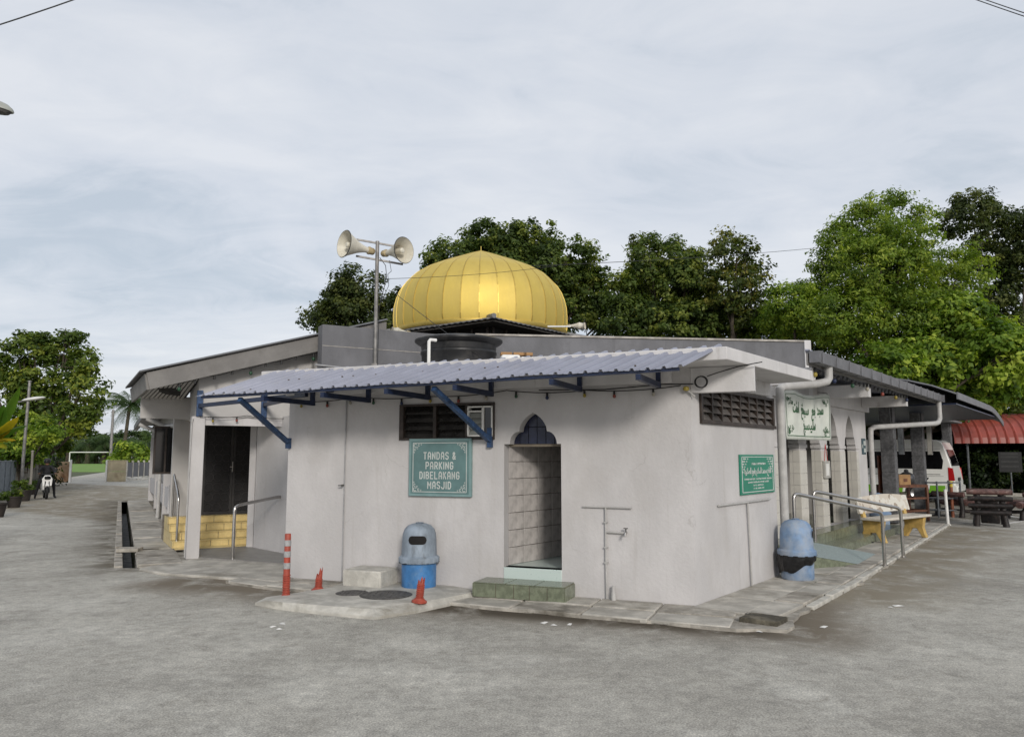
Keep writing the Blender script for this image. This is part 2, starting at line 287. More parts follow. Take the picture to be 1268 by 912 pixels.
def text_mesh(body, size, bold=0.0, sx=1.0, align='CENTER', extr=0.001):
    cu = bpy.data.curves.new('lettering', 'FONT'); cu.body = body; cu.size = size; cu.offset = bold; cu.extrude = extr; cu.align_x = align; cu.resolution_u = 2
    o = bpy.data.objects.new('lettering', cu); COL.objects.link(o)
    dg = bpy.context.evaluated_depsgraph_get(); me = bpy.data.meshes.new_from_object(o.evaluated_get(dg))
    bpy.data.objects.remove(o); bpy.data.curves.remove(cu)
    for v in me.vertices: v.co.x *= sx
    return me
def text_obj(name, body, size, m, parent, loc, rot=(pi / 2, 0, 0), fit=None, **k):
    me = text_mesh(body, size, **k)
    if fit:
        xs_ = [v.co.x for v in me.vertices]; kx = fit / (max(xs_) - min(xs_)); mx_ = (max(xs_) + min(xs_)) / 2
        for v in me.vertices: v.co.x = (v.co.x - mx_) * kx; me.materials.clear(); me.materials.append(m)
    o = bpy.data.objects.new(name, me); COL.objects.link(o); o.parent = parent; o.location = loc; o.rotation_euler = rot; return o
def arc(cx, cz, r, a0, a1, n): return [(cx + r * cos(a0 + (a1 - a0) * i / n), cz + r * sin(a0 + (a1 - a0) * i / n)) for i in range(n + 1)]
def rect(x0, x1, z0, z1): return [(x0, z0), (x1, z0), (x1, z1), (x0, z1)]

# ================================================================== THE SETTING
def asphalt_mat():
    m = bpy.data.materials.new('asphalt'); m.use_nodes = True; nt = m.node_tree; nt.nodes.clear(); N = nt.nodes.new; L = nt.links.new
    o = N('ShaderNodeOutputMaterial'); b = N('ShaderNodeBsdfPrincipled'); L(b.outputs[0], o.inputs[0]); b.inputs['Roughness'].default_value = 0.88; b.inputs['Specular IOR Level'].default_value = 0.25
    g = N('ShaderNodeNewGeometry'); P = g.outputs['Position']
    def noise(s, d=5, r=0.6, dist=0, loc=(0, 0, 0), sc=(1, 1, 1), rot=0):
        mp = N('ShaderNodeMapping'); mp.inputs['Location'].default_value = loc; mp.inputs['Scale'].default_value = sc; mp.inputs['Rotation'].default_value = (0, 0, rot); L(P, mp.inputs[0])
        n = N('ShaderNodeTexNoise'); n.inputs['Scale'].default_value = s; n.inputs['Detail'].default_value = d; n.inputs['Roughness'].default_value = r; n.inputs['Distortion'].default_value = dist; L(mp.outputs[0], n.inputs[0]); return n.outputs[0]
    def ramp(i, a, b_, ca=(0, 0, 0), cb=(1, 1, 1)):
        r = N('ShaderNodeValToRGB'); L(i, r.inputs[0]); e = r.color_ramp.elements; e[0].position = a; e[1].position = b_; e[0].color = (*ca, 1); e[1].color = (*cb, 1); return r.outputs[0]
    def mix(f, a, b_, t='MIX'):
        k = N('ShaderNodeMix'); k.data_type = 'RGBA'; k.blend_type = t
        for s, v in ((0, f), (6, a), (7, b_)):
            if isinstance(v, (int, float)): k.inputs[s].default_value = v
            elif isinstance(v, tuple): k.inputs[s].default_value = (*v, 1)
            else: L(v, k.inputs[s])
        return k.outputs[2]
    c = ramp(noise(0.35, 7, .62, .4), .34, .66, (.355, .339, .304), (.490, .472, .428))
    c = mix(ramp(noise(0.8, 9, .72, .3, (5, 3, 0)), .50, .72), c, (.585, .568, .520))      # worn pale patches
    c = mix(ramp(noise(2.6, 8, .74, .5, (2, 8, 0)), .56, .74), c, (.275, .258, .228))      # coarse dark mottling
    c = mix(ramp(noise(0.55, 7, .7, .6, (9, 1, 0)), .60, .74), c, (.250, .234, .206))      # old oil and damp marks
    sp_ = noise(70, 3, .75); c = mix(.75, c, ramp(sp_, .33, .67, (.50, .50, .50), (1.48, 1.47, 1.44)), 'MULTIPLY'); c = mix(.9, c, ramp(noise(9, 8, .8), .36, .64, (.76, .76, .76), (1.20, 1.20, 1.19)), 'MULTIPLY'); c = mix(1, c, ramp(noise(1.9, 6, .65, .2, (7, 7, 1)), .36, .64, (.88, .88, .88), (1.10, 1.10, 1.10)), 'MULTIPLY')
    v = N('ShaderNodeTexVoronoi'); v.inputs['Scale'].default_value = 75; L(P, v.inputs[0])
    c = mix(.5, c, ramp(v.outputs['Distance'], .05, .55, (1.35, 1.33, 1.28), (.72, .72, .72)), 'MULTIPLY')
    def strip(org, ang, y0, y1, y2, x0, x1, thr):
        mp = N('ShaderNodeMapping'); mp.vector_type = 'TEXTURE'; mp.inputs['Location'].default_value = (org[0], org[1], 0); mp.inputs['Rotation'].default_value = (0, 0, ang); L(P, mp.inputs[0])
        s = N('ShaderNodeSeparateXYZ'); L(mp.outputs[0], s.inputs[0])
        def mr(i, a, b_, c_=0, d=1):
            q = N('ShaderNodeMapRange'); q.interpolation_type = 'SMOOTHSTEP'; L(i, q.inputs[0]); q.inputs[1].default_value = a; q.inputs[2].default_value = b_; q.inputs[3].default_value = c_; q.inputs[4].default_value = d; return q.outputs[0]
        w = math_node('MULTIPLY', mr(s.outputs[1], y0, y1), mr(s.outputs[0], x0 - .5, x0 + .3), nt); w = math_node('MULTIPLY', w, mr(s.outputs[0], x1 - .3, x1 + .5, 1, 0), nt)
        nn = ramp(noise(1.6, 7, .7, .5, (org[0], ang, 0)), thr, thr + .2)
        return math_node('MULTIPLY', w, nn, nt)
    c = mix(strip(C0, AA, -1.75, -.75, 0, -7.0, 1.5, .30), c, (.175, .148, .112))      # silt washed along the paving
    c = mix(strip(C0, BA, -2.7, -1.2, 0, 1.5, 13, .34), c, (.235, .205, .155))
    c = mix(strip(C0, AA, -1.30, -.92, 0, -3.2, 0.8, .32), c, (.080, .066, .048))
    mp = N('ShaderNodeMapping'); mp.vector_type = 'TEXTURE'; mp.inputs['Location'].default_value = (-5.8, 11.7, 0); mp.inputs['Rotation'].default_value = (0, 0, math.atan2(16.85, -8.55)); L(P, mp.inputs[0])
    c = mix(strip((-5.8, 11.7), RA, -1.0, -.05, 0, -20, .4, .38), c, (.125, .108, .08))
    L(c, b.inputs['Base Color'])
    bp = N('ShaderNodeBump'); bp.inputs['Strength'].default_value = .55; bp.inputs['Distance'].default_value = .012
    L(math_node('ADD', noise(85, 4, .7), math_node('MULTIPLY', noise(9, 4, .6), 1.2, nt), nt), bp.inputs['Height']); L(bp.outputs[0], b.inputs['Normal'])
    return m
ASPH = asphalt_mat()
GRASS = mat('grass_ground', (0.17, 0.30, 0.05), 0.9, var=0.3, scale=0.6, bump=.4, bscale=20, col2=(.12, .22, .035), stain=(.18, .26, .06), sscale=.12)
EARTH = mat('earth_ground', (0.10, 0.095, 0.055), 0.95, var=0.3, scale=.5, bump=.4, col2=(.05, .075, .025))

dr = [G(152, 703), G(169.5, 703), G(157.5, 621), G(150.5, 621)]          # open roadside drain
dhole = [(p.x, p.y) for p in dr]
o = MB().prism([(-500, -60), (500, -60), (500, 700), (-500, 700)], -0.9, -0.02, [dhole], 'z').build('ground', EARTH); struct(o)
yard = [(-30, -20), (60, -20), (60, 34.2), (21, 33.6), (17, 36), (-6, 45), (-20, 57), (-25.2, 57), (-27, 80), (-40, 84), (-44, 84), (-33.5, 57), (-33, 57), (-30.6, 51.6), (-26.6, 44.5), (-22.6, 34.9), (-19.6, 29.4), (-17, 25.2), (-13.6, 19.5)]
o = MB().prism(yard, -0.015, 0.0, [dhole], 'z').build('road', ASPH); struct(o)
o = MB().prism([(-260, 84.2), (40, 84.2), (40, 178), (-260, 178)], -0.015, 0.004, (), 'z').build('football_field', GRASS); struct(o)
o = MB()
for i in range(4):
    p, q = dr[i], dr[(i + 1) % 4]; o.add([(p.x, p.y, .0), (q.x, q.y, .0), (q.x, q.y, -.45), (p.x, p.y, -.45)], [(0, 1, 2, 3)])
o.add([(p.x, p.y, -.42) for p in dr], [(0, 1, 2, 3)])
drain = struct(o.build('roadside_drain', mat('drain_cement', (.09, .085, .075), .6, var=.4, scale=5, stain=(.3, .3, .28), sscale=3, sramp=(.6, .68))))
def along(p, q, t): return Vector(p) * (1 - t) + Vector(q) * t
ed = MB()                                                                 # cement lips of the drain, cast in lengths
for side, (p, q, w) in enumerate(((dr[0], dr[3], -.12), (dr[1], dr[2], .10))):
    p, q = Vector((p.x, p.y, 0)), Vector((q.x, q.y, 0)); n = 14
    d = (q - p).normalized(); nn = Vector((-d.y, d.x, 0)) * (1 if side == 0 else -1) * abs(w)
    for i in range(n):
        a, b = along(p, q, i / n + .003), along(p, q, (i + 1) / n - .003); h = .03 + random.uniform(-.008, .012)
        m = MB().add([a + Vector((0, 0, -.2)), b + Vector((0, 0, -.2)), b + nn + Vector((0, 0, -.2)), a + nn + Vector((0, 0, -.2)), a + Vector((0, 0, h)), b + Vector((0, 0, h)), b + nn + Vector((0, 0, h)), a + nn + Vector((0, 0, h))],
                     [(0, 1, 2, 3), (4, 5, 6, 7), (0, 1, 5, 4), (1, 2, 6, 5), (2, 3, 7, 6), (3, 0, 4, 7)])
        m.build('drain_kerb', KERBM, drain, bevel=.012)
c = G(161, 685); MB(frame((c.x, c.y), rad(8))).box(-.19, .17, -.14, .14, .035, .10).build('drain_cover', KERBM, drain, bevel=.012)
c = G(181, 683); MB(frame((c.x, c.y), rad(14))).box(-.14, .20, -.06, .06, .002, .05).build('drain_cover', MOSSY, drain, bevel=.012)

# pavement of cement panels round the building
def quad_slab(name, pts, z0, z1, m, parent, bevel=.012):
    return MB().prism([(p[0], p[1]) for p in pts], z0, z1, (), 'z').build(name, m, parent, bevel=bevel)
pav = MB()
la = lambda s, d: FA @ Vector((-s, -d, 0)); lb = lambda b, d: FB @ Vector((b, -d, 0))
pa = [la(6.0, .45), la(5.3, .62), la(3.7, .66), la(2.3, .78), la(1.0, .86), la(-.50, .93), la(-.95, .80), lb(.2, 1.02), lb(2.4, .98), lb(5.0, .86), lb(13.2, .48), lb(13.2, -.55), lb(2, -.55), la(2, -1), la(6.0, -1)]
rag = []
for i_, p in enumerate(pa):
    q = pa[(i_ + 1) % len(pa)]; n_ = max(1, int((q - p).length / .22)) if i_ < 10 else 1
    rag += [p.lerp(q, k_ / n_) + (Vector((random.uniform(-.045, .045), random.uniform(-.045, .045), 0)) if k_ else Vector()) for k_ in range(n_)]
pavement = struct(MB().prism([(p.x, p.y) for p in rag], -.012, .030, (), 'z').build('pavement', KERBM))
def edge_d(s, pts):
    for (s0, d0), (s1, d1) in zip(pts, pts[1:]):
        if s0 <= s <= s1: return d0 + (d1 - d0) * (s - s0) / (s1 - s0)
    return pts[-1][1]
EA = [(-.5, .93), (1.0, .86), (2.3, .78), (3.7, .66), (5.3, .62), (6.0, .45)]
cuts = [-.45, .35, 1.05, 1.85, 2.75, 3.6, 4.45, 5.25, 5.95]
for i in range(len(cuts) - 1):
    for j in range(2):
        s0, s1 = cuts[i] + .008, cuts[i + 1] - .008
        f = (-.0, .50) if j == 0 else (.52, .985)
        pts = [la(s0, f[0] * edge_d(s0, EA)), la(s1, f[0] * edge_d(s1, EA)), la(s1, f[1] * edge_d(s1, EA) + random.uniform(-.03, .02)), la(s0, f[1] * edge_d(s0, EA) + random.uniform(-.03, .02))]
        quad_slab('paving_panel', pts, .0, .052 + random.uniform(-.006, .006) - .008 * j, CONC if (i + j) % 3 else KERBM, pavement)
EB = [(-.4, 1.0), (.2, 1.02), (2.4, .98), (5.0, .86), (13.2, .48)]
cb = [-.10, .75, 1.5, 2.35, 3.15, 4.0, 4.9, 5.8, 6.7, 7.7, 8.8, 9.9, 11.0, 12.1, 13.15]
for i in range(len(cb) - 1):
    b0, b1 = cb[i] + .008, cb[i + 1] - .008
    inner = -.0 if b1 < 2.7 else -.5
    quad_slab('paving_panel', [lb(b0, inner), lb(b1, inner), lb(b1, edge_d(b1, EB) - .44), lb(b0, edge_d(b0, EB) - .44)], .0, .056 + random.uniform(-.004, .004), CONC, pavement)
    quad_slab('drain_slab', [lb(b0, edge_d(b0, EB) - .42), lb(b1, edge_d(b1, EB) - .42), lb(b1, edge_d(b1, EB) - .10), lb(b0, edge_d(b0, EB) - .10)], .0, .068 + random.uniform(-.012, .012), KERBM if i % 2 else CONC, pavement)
    if i > 0: quad_slab('kerb_stone', [lb(b0, edge_d(b0, EB) - .085), lb(b1, edge_d(b1, EB) - .085), lb(b1, edge_d(b1, EB)), lb(b0, edge_d(b0, EB))], .0, .05 + random.uniform(-.01, .01), CONC2, pavement)
c = lb(-.32, .80); MB(frame((c.x, c.y, 0), BA)).box(-.10, .22, -.22, .16, .004, .075).build('broken_drain_slab', MOSSY, pavement, bevel=.012)

# left walkway between drain and road-side front
wl = [G(171, 703), G(158, 621), G(183, 620), G(236, 690), G(236, 700)]
walk = [(p.x, p.y) for p in wl]
walkway = struct(MB().prism(walk, -.012, .02, (), 'z').build('walkway', KERBM))
for i in range(9):
    t0, t1 = i / 9 + .004, (i + 1) / 9 - .004
    a0, a1, b0, b1 = along(wl[0], wl[1], t0), along(wl[0], wl[1], t1), along(wl[4] + Vector((-.12, 0, 0)), wl[2], t0), along(wl[4] + Vector((-.12, 0, 0)), wl[2], t1)
    quad_slab('paving_panel', [a0, b0, b1, a1], .0, .045 + random.uniform(-.012, .012), CONC if i % 3 else KERBM, walkway)
pf = [G(172, 706), G(236, 694), G(300, 690), G(352, 700), G(352, 715), G(330, 722), G(260, 716), G(200, 712)]
for k, (i0, i1) in enumerate(((0, 3), (3, 6))): pass
o = MB().prism([(p.x, p.y) for p in pf], -.01, .035, (), 'z').build('paving_panel', CONC, walkway, bevel=.015)

# raised cement pad with the manholes
ip = [(316, 749), (330, 742), (365, 737), (421, 727), (500, 722), (560, 726), (613, 735), (588, 743), (552, 751), (515, 759), (464, 767), (400, 761), (350, 755)]
iq = [(330, 746), (340, 741.5), (372, 737), (425, 727.5), (500, 723), (555, 727), (592, 734), (570, 739), (543, 744), (508, 750), (462, 757), (400, 752), (350, 748)]
po = [G(*p) for p in ip]; pi_ = [G(p[0], p[1] - 3, .085) for p in iq]; n = len(po)
m = MB().add([(p.x, p.y, -.01) for p in po] + [(p.x, p.y, .03) for p in po] + [(p.x, p.y, .085) for p in pi_], [(i, (i + 1) % n, n + (i + 1) % n, n + i) for i in range(n)] + [(n + i, n + (i + 1) % n, 2 * n + (i + 1) % n, 2 * n + i) for i in range(n)] + [tuple(range(2 * n, 3 * n))])
pad = struct(m.build('pavement_pad', CONC2, bevel=.03, seg=3))
for (x, y, r) in ((478, 736, .30), (436, 733.5, .19)):
    c = G(x, y, .087)
    t = thing('manhole_cover', 'large round iron manhole cover on the raised cement pad' if r > .2 else 'small round iron manhole cover on the raised cement pad', 'manhole cover', (c.x, c.y, .083))
    MB().lathe([(0, .010), (r - .02, .010), (r - .02, .004), (r, .004), (r, 0), (0, 0)], 28).build('cover_plate', IRON, t)
    mm = MB()
    for a in range(-3, 4): mm.box(a * r / 4.5 - .008, a * r / 4.5 + .008, -r * .6, r * .6, .010, .014)
    mm.build('tread_ribs', IRON, t)

# ================================================================== THE MOSQUE
mq = thing('mosque', 'low whitewashed mosque with gold dome, grey parapets and arched side arcade', 'mosque')

# ---- toilet wing, front wall A
def ogee(cx, z0, hw, hs, zs, za, n=6):
    # clover-ogee arch from right bottom, over the apex, to left bottom
    R = [(cx + hw, z0)]
    for i in range(1, n + 1):
        t = i / n * pi / 2; R.append((cx + hs + (hw - hs) * cos(t) * 1.0, z0 + (zs - z0) * sin(t)))
    R.append((cx + hs * .98, zs + .015))
    for i in range(1, n + 1):
        t = i / n; R.append((cx + hs * (1 - t ** 2.1) * (1 - .10 * sin(pi * t)), zs + .015 + (za - zs - .015) * (t ** .85)))
    return R + [(2 * cx - x, z) for x, z in reversed(R[:-1])]
xl, xr = -2.245, -1.52; zt, zd = .345, 1.80
arch_pts = ogee(-1.872, zd, .30, .178, 1.95, 2.175)
door_hole = [(xl, zt), (xr, zt), (xr, zd)] + arch_pts + [(xl, zd)]
win_hole = rect(-3.66, -2.387, 1.885, 2.285)
MB(FA).prism(rect(-5.42, 0, .0, 2.64), 0, .15, [door_hole, win_hole]).build('front_wall', PLASTER, mq)
MB(FB).prism(rect(.0, 2.65, .0, 2.638), 0.0, .15, [rect(.24, 2.60, 2.06, 2.43)]).build('side_wall', PLASTER, mq)
MB(FA).prism([(-5.42, 0), (-5.27, 0), (-5.27, 2.64), (-5.42, 2.64)], .152, 3.0).build('end_wall', PLASTER, mq)
MB(FB).box(2.50, 2.648, .152, .75, 0, 2.64).build('return_wall', PLASTER, mq)
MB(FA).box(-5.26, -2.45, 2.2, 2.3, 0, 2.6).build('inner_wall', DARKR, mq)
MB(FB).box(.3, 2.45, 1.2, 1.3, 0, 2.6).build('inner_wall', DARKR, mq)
# doorway with tiled passage
jl = FA @ Vector((xl, .15, 0)); FC = frame((jl.x, jl.y), BA)
dw = MB(FC).box(0.0, 3.4, .012, .10, zt - .02, 2.45).build('passage_wall', GROUT, mq)
tm = None; th, tw = .207, .305
for i in range(11):
    for j in range(8):
        if tm is None:
            q = MB().box(.004, tw - .003, -.008, .012, .003, th - .003).build('tile', TILEB, dw, bevel=.003); tm = q
        else: q = tm.copy(); COL.objects.link(q)
        loc = FC @ Vector((i * tw + .0, random.uniform(0, .003), zt + j * th)); q.location = loc; q.rotation_euler = (0, 0, BA); q.parent = dw
MB(FC).box(.22, 3.4, -.80, -.70, zt - .02, 2.45).build('passage_wall', TILEB, mq)
MB(FC).box(3.3, 3.4, -.70, 0, zt - .02, 2.45).build('passage_wall', TILEB, mq)
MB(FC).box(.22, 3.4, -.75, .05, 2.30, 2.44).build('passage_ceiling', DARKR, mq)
f0 = [(xl + .002, .01), (xr - .002, .01)]
fl = [FA @ Vector((xl, .155, 0)), FA @ Vector((xr, .155, 0)), FC @ Vector((3.3, -.70, 0)), FC @ Vector((3.3, .02, 0))]
MB().prism([(p.x, p.y) for p in fl], .05, zt, (), 'z').build('passage_floor', TERR, mq)
MB(FA).box(xl + .001, xr - .001, -.010, .152, .05, zt).build('threshold', TERR, mq, bevel=.006)
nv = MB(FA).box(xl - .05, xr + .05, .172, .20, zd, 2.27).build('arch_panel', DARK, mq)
for i in range(6):
    for j in range(2):
        x0 = -2.21 + i * .112; MB(FA).box(x0 + .003, x0 + .109, .155, .171, zd + .003 + j * .21, zd + .207 + j * .21).build('tile', TILEN, nv, bevel=.002)
MB(FA).box(xl, xr, .155, .20, zd - .03, zd).build('lintel_trim', GROUT, mq)
# green tiled doorstep
st = MB(FA).box(-2.47, -1.37, -.385, -.002, .05, .205).build('doorstep', GROUT, mq)
for i, (a, b_) in enumerate(((-2.47, -2.19), (-2.19, -1.97), (-1.97, -1.78), (-1.78, -1.57), (-1.57, -1.37))):
    MB(FA).box(a + .004, b_ - .004, -.395, -.384, .052, .203).build('tile', TILEG, st, bevel=.003)
for a, b_ in ((-2.47, -2.07), (-2.07, -1.72), (-1.72, -1.37)): MB(FA).box(a + .004, b_ - .004, -.395, -.004, .205, .217).build('tile', TILEG, st, bevel=.003)
for a in (-.395, -.2): MB(FA).box(-1.371, -1.360, a + .004, a + .190, .052, .203).build('tile', TILEG, st, bevel=.003)
for a in (-.395, -.2): MB(FA).box(-2.481, -2.470, a + .004, a + .190, .052, .203).build('tile', TILEG, st, bevel=.003)
# louvre window of wall A
wf = MB(FA)
x0, x1, z0, z1 = -3.66, -2.387, 1.885, 2.285
for b_ in ((x0 - .03, x1 + .02, z1, z1 + .028), (x0 - .03, x1 + .02, z0 - .028, z0), (x0 - .03, x0 + .03, z0, z1), (x1 - .02, x1 + .02, z0, z1), (-3.205, -3.16, z0, z1), (-2.76, -2.715, z0, z1)): wf.box(b_[0], b_[1], -.025, .08, b_[2], b_[3])
wA = wf.build('window', BROWNF, mq, bevel=.004)
def louvre(F_, xa, xb, z, dep, tilt, m, parent, y=.03, jit=0):
    M_ = F_ @ Matrix.Translation(((xa + xb) / 2, y, z)) @ Matrix.Rotation(tilt + random.uniform(-jit, jit), 4, 'X')
    return MB(M_).box(-(xb - xa) / 2, (xb - xa) / 2, -.003, .003, -dep / 2, dep / 2).build('louvre', m, parent)
for (xa, xb) in ((-3.625, -3.21), (-3.155, -2.765)):
    for k in range(4): louvre(FA, xa, xb, 1.935 + k * .1, .118, rad(-28), LOUVG, wA, jit=.05)
# louvre window of wall B
wf = MB(FB); x0, x1, z0, z1 = .24, 2.60, 2.06, 2.43
wf.box(x0 - .02, x1 + .02, -.03, .10, z1 - .02, z1 + .015).box(x0 - .02, x1 + .06, -.035, .10, z0 - .035, z0 + .008).box(x0 - .02, x0 + .03, -.03, .10, z0, z1).box(x1 - .03, x1 + .02, -.03, .10, z0, z1)
nc = 8; cw = (x1 - x0 - .05) / nc
for i in range(1, nc): wf.box(x0 + .025 + i * cw - .016, x0 + .025 + i * cw + .016, -.02, .10, z0, z1)
wB = wf.build('window', BROWNF, mq, bevel=.004)
for i in range(nc):
    for k in range(4): louvre(FB, x0 + .025 + i * cw + .02, x0 + .025 + (i + 1) * cw - .02, z0 + .05 + k * .09, .112, rad(-38), LOUVB, wB, y=.02, jit=.09)

# roof slab, fin, beams
sp4 = [FA @ Vector((.467, -.606, 0)), FA @ Vector((-5.55, -.45, 0)), FA @ Vector((-5.55, 4.2, 0)), FB @ Vector((3.0, 3.6, 0)), FB @ Vector((2.42, -.62, 0))]
MB().prism([(p.x, p.y) for p in sp4], 2.64, 2.775, (), 'z').build('roof_slab', SLABW, mq, bevel=.008)
MB(FA).box(.002, .69, .0, .11, 2.355, 2.638).build('fin_beam', SLABW, mq, bevel=.006)
MB(FB).box(.35, 2.40, -.06, -.002, 2.46, 2.638).build('edge_beam', SLABW, mq)
MB(FA).box(-5.40, -.2, -.12, -.003, 2.47, 2.638).build('front_beam', SLABW, mq)

# ---- hall front parapets
def wallseg(p, q, z0, z1, th, m, name, bevel=.008, cap=None):
    p, q = Vector(p), Vector(q); ang = math.atan2(q.y - p.y, q.x - p.x); ln = (q - p).length
    MB(frame((p.x, p.y), ang)).box(0, ln, 0, th, z0, z1).build(name, m, mq, bevel=bevel)
    if cap: MB(frame((p.x, p.y), ang)).box(-.03, ln + .03, -.025, th + .02, z1 + .001, z1 + .035).build('parapet_cap', cap, mq, bevel=.006)
wallseg((-3.20, 12.80), (-.75, 14.22), 2.0, 3.87, .26, GREYP, 'parapet')
wallseg((-.60, 12.95), (5.27, 13.72), 2.0, 3.70, .16, GREYP, 'parapet', cap=TRIM)
wallseg((5.275, 13.69), (5.40, 13.71), 2.0, 3.735, .20, SLABW, 'parapet_end')
o = MB(frame((-3.2, 12.8), GA)).tube([(-.12, -.04, 3.17), (.9, -.04, 3.12), (2.0, -.04, 3.10)], .018, 8).build('conduit', PVCG, mq)
o = MB(frame((-3.2, 12.8), GA)).box(.0, 2.8, -.004, .004, 3.505, 3.515).build('plaster_seam', TRIM, mq)

# ---- gable hall on the road side
def pl(F_, dy): return F_ @ Vector((0, dy, 0))
O1 = pl(FG, -.30); fx0, fz0 = on(181, 461, O1, GA); fx1, fz1 = on(389, 417, O1, GA); sl = (fz1 - fz0) / (fx1 - fx0)
fh = .265
def fz(x): return fz0 + sl * (x - fx0)
XR = fx1 + 1.3
MB(FG).prism([(fx0, fz0), (XR, fz(XR)), (XR, fz(XR) - fh), (fx0 + .06, fz0 - fh)], -.34, -.30).build('gable_fascia', FASCIA, mq, bevel=.004)
rf = MB(FG)                                                             # roof: corrugated sheets seen from the eave
nr = 30; yb = 2.9
vs = []; fs = []
for k in range(61):
    y = -.40 + (yb + .4) * k / 60; dz = .022 if k % 2 else 0
    for x in (fx0 - .10, XR): vs.append((x, y, fz(x) + .03 + dz))
for k in range(60): fs.append((2 * k, 2 * k + 1, 2 * k + 3, 2 * k + 2))
rf.add(vs, fs)
ro = rf.build('gable_roof', ROOFG, mq); md = ro.modifiers.new('thick', 'SOLIDIFY'); md.thickness = .012
MB(FG).prism([(fx0 - .02, fz0 - .02), (fx0 + .02, fz0 - .012), (fx0 + .06, fz0 - fh), (fx0 + .02, fz0 - fh)], -.30, yb).build('eave_fascia', FASCIA, mq)
MB(FR).box(-18.6, -3.3, -.62, -.48, 2.62, 2.80).build('eave_gutter', GUTTER, mq, bevel=.006)
MB(FR).box(-18.6, -3.3, -.50, 3.0, 2.80, 2.84).build('verandah_roof', ROOFG, mq)
# gable wall flush with the porch column, beam below
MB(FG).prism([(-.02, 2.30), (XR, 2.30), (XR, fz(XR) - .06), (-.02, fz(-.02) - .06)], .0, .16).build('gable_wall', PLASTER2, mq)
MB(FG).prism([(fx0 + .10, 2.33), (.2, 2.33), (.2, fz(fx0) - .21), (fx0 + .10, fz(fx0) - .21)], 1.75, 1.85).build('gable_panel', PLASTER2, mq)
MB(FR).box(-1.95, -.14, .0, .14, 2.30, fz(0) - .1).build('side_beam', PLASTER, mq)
zsf = lambda x: fz(fx0) - fh + .015
zff = lambda x: fz(x) - fh + .015
def twist(xa, xb, z0, z1, y0=-.29, y1=1.735):
    return MB(FG).add([(xa, y0, zff(xa) + z0), (xb, y0, zff(xb) + z0), (xb, y1, zsf(xb) + z0), (xa, y1, zsf(xa) + z0), (xa, y0, zff(xa) + z1), (xb, y0, zff(xb) + z1), (xb, y1, zsf(xb) + z1), (xa, y1, zsf(xa) + z1)], [(0, 3, 2, 1), (4, 5, 6, 7), (0, 1, 5, 4), (1, 2, 6, 5), (2, 3, 7, 6), (3, 0, 4, 7)])
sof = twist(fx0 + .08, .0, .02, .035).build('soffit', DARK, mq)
ns = 10; sw = (-.02 - fx0 - .1) / ns
for i in range(ns):
    xa = fx0 + .09 + i * sw; twist(xa, xa + sw * .62, -.012, .016).build('soffit_slat', PLASTER2, sof)
MB(FG).box(-.10, .10, -.02, .18, .03, 2.30).build('porch_column', PLASTER, mq, bevel=.008)
MB(FG).tube([(-.12, -.04, .06), (-.115, -.04, 1.2), (-.105, -.045, 2.2), (-.09, -.05, 2.26)], .011, 6).build('conduit', PVC, mq)
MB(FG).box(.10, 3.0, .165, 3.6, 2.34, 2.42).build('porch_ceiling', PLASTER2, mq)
MB(FG).box(.10, 3.2, .02, .14, 2.16, 2.298).build('porch_beam', PLASTER, mq)
# porch floor
pp = [G(236, 693), G(352, 702), FA @ Vector((-5.42, .1, 0)), FA @ Vector((-5.42, 3.2, 0)), Vector((-4.3, 16.2, 0)), Vector((-6.9, 15.8, 0)), G(212, 671)]
MB().prism([(p.x, p.y) for p in pp], .0, .055, (), 'z').build('porch_floor', PORCH, mq)
# yellow tiled steps and grille door
FY = frame((-5.93, 13.68), rad(30)); rs, td = .122, .27; SX0, SX1 = .0, 1.58
for k in range(4):
    so = MB(FY).box(SX0, SX1, k * td + .012, 1.9, .05 + k * rs, .05 + (k + 1) * rs - .012).build('step', GROUT, mq)
    MB(FY).box(SX0 - .012, SX0 - .001, k * td, 1.4, .052 + k * rs, .05 + (k + 1) * rs - .002).build('tile', TILEY, so)
    off = .17 if k % 2 else 0; xs = [SX0] + [x for x in (np.arange(-6, 8) * .31 + off) if SX0 + .06 < x < SX1 - .06] + [SX1]
    for a, b_ in zip(xs, xs[1:]):
        MB(FY).box(a + .005, b_ - .005, k * td, k * td + .014, .053 + k * rs, .05 + (k + 1) * rs - .014).build('tile', TILEY, so)
        MB(FY).box(a + .004, b_ - .004, k * td - .012, (k + 1) * td - .003, .05 + (k + 1) * rs - .012, .05 + (k + 1) * rs).build('tile', TILEY, so)
ft = MB(FY).box(SX0, SX1, -.30, 0.0, .05, .062).build('landing', GROUT, mq)
for a in np.arange(SX0, SX1 - .2, .33): MB(FY).box(a + .003, a + .327, -.295, -.003, .062, .068).build('tile', TILEY, ft)
zd0 = .05 + 4 * rs; dy = 4 * td + .10
OD = FY @ Vector((0, dy, 0)); dxa, dxb = on(250, 600, OD, rad(30))[0], on(323, 600, OD, rad(30))[0]; dxm = (dxa + dxb) / 2
dwall = MB(FY).prism(rect(dxa - .55, dxb + .6, .05, 2.6), dy + .02, dy + .14, [rect(dxa, dxb, zd0, 2.34)]).build('door_wall', PLASTER2, mq)
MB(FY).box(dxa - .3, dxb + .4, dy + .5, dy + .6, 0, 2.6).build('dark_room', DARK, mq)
dr_ = MB(FY)
for a, b_ in ((dxa, dxa + .05), (dxm - .045, dxm - .003), (dxm + .003, dxm + .045), (dxb - .05, dxb)): dr_.box(a, b_, dy - .02, dy + .03, zd0 + .002, 2.34)
for z in (zd0 + .002, 2.29): dr_.box(dxa + .05, dxb - .05, dy - .018, dy + .028, z, z + .05)
door = dr_.build('door', GRILLE, mq)
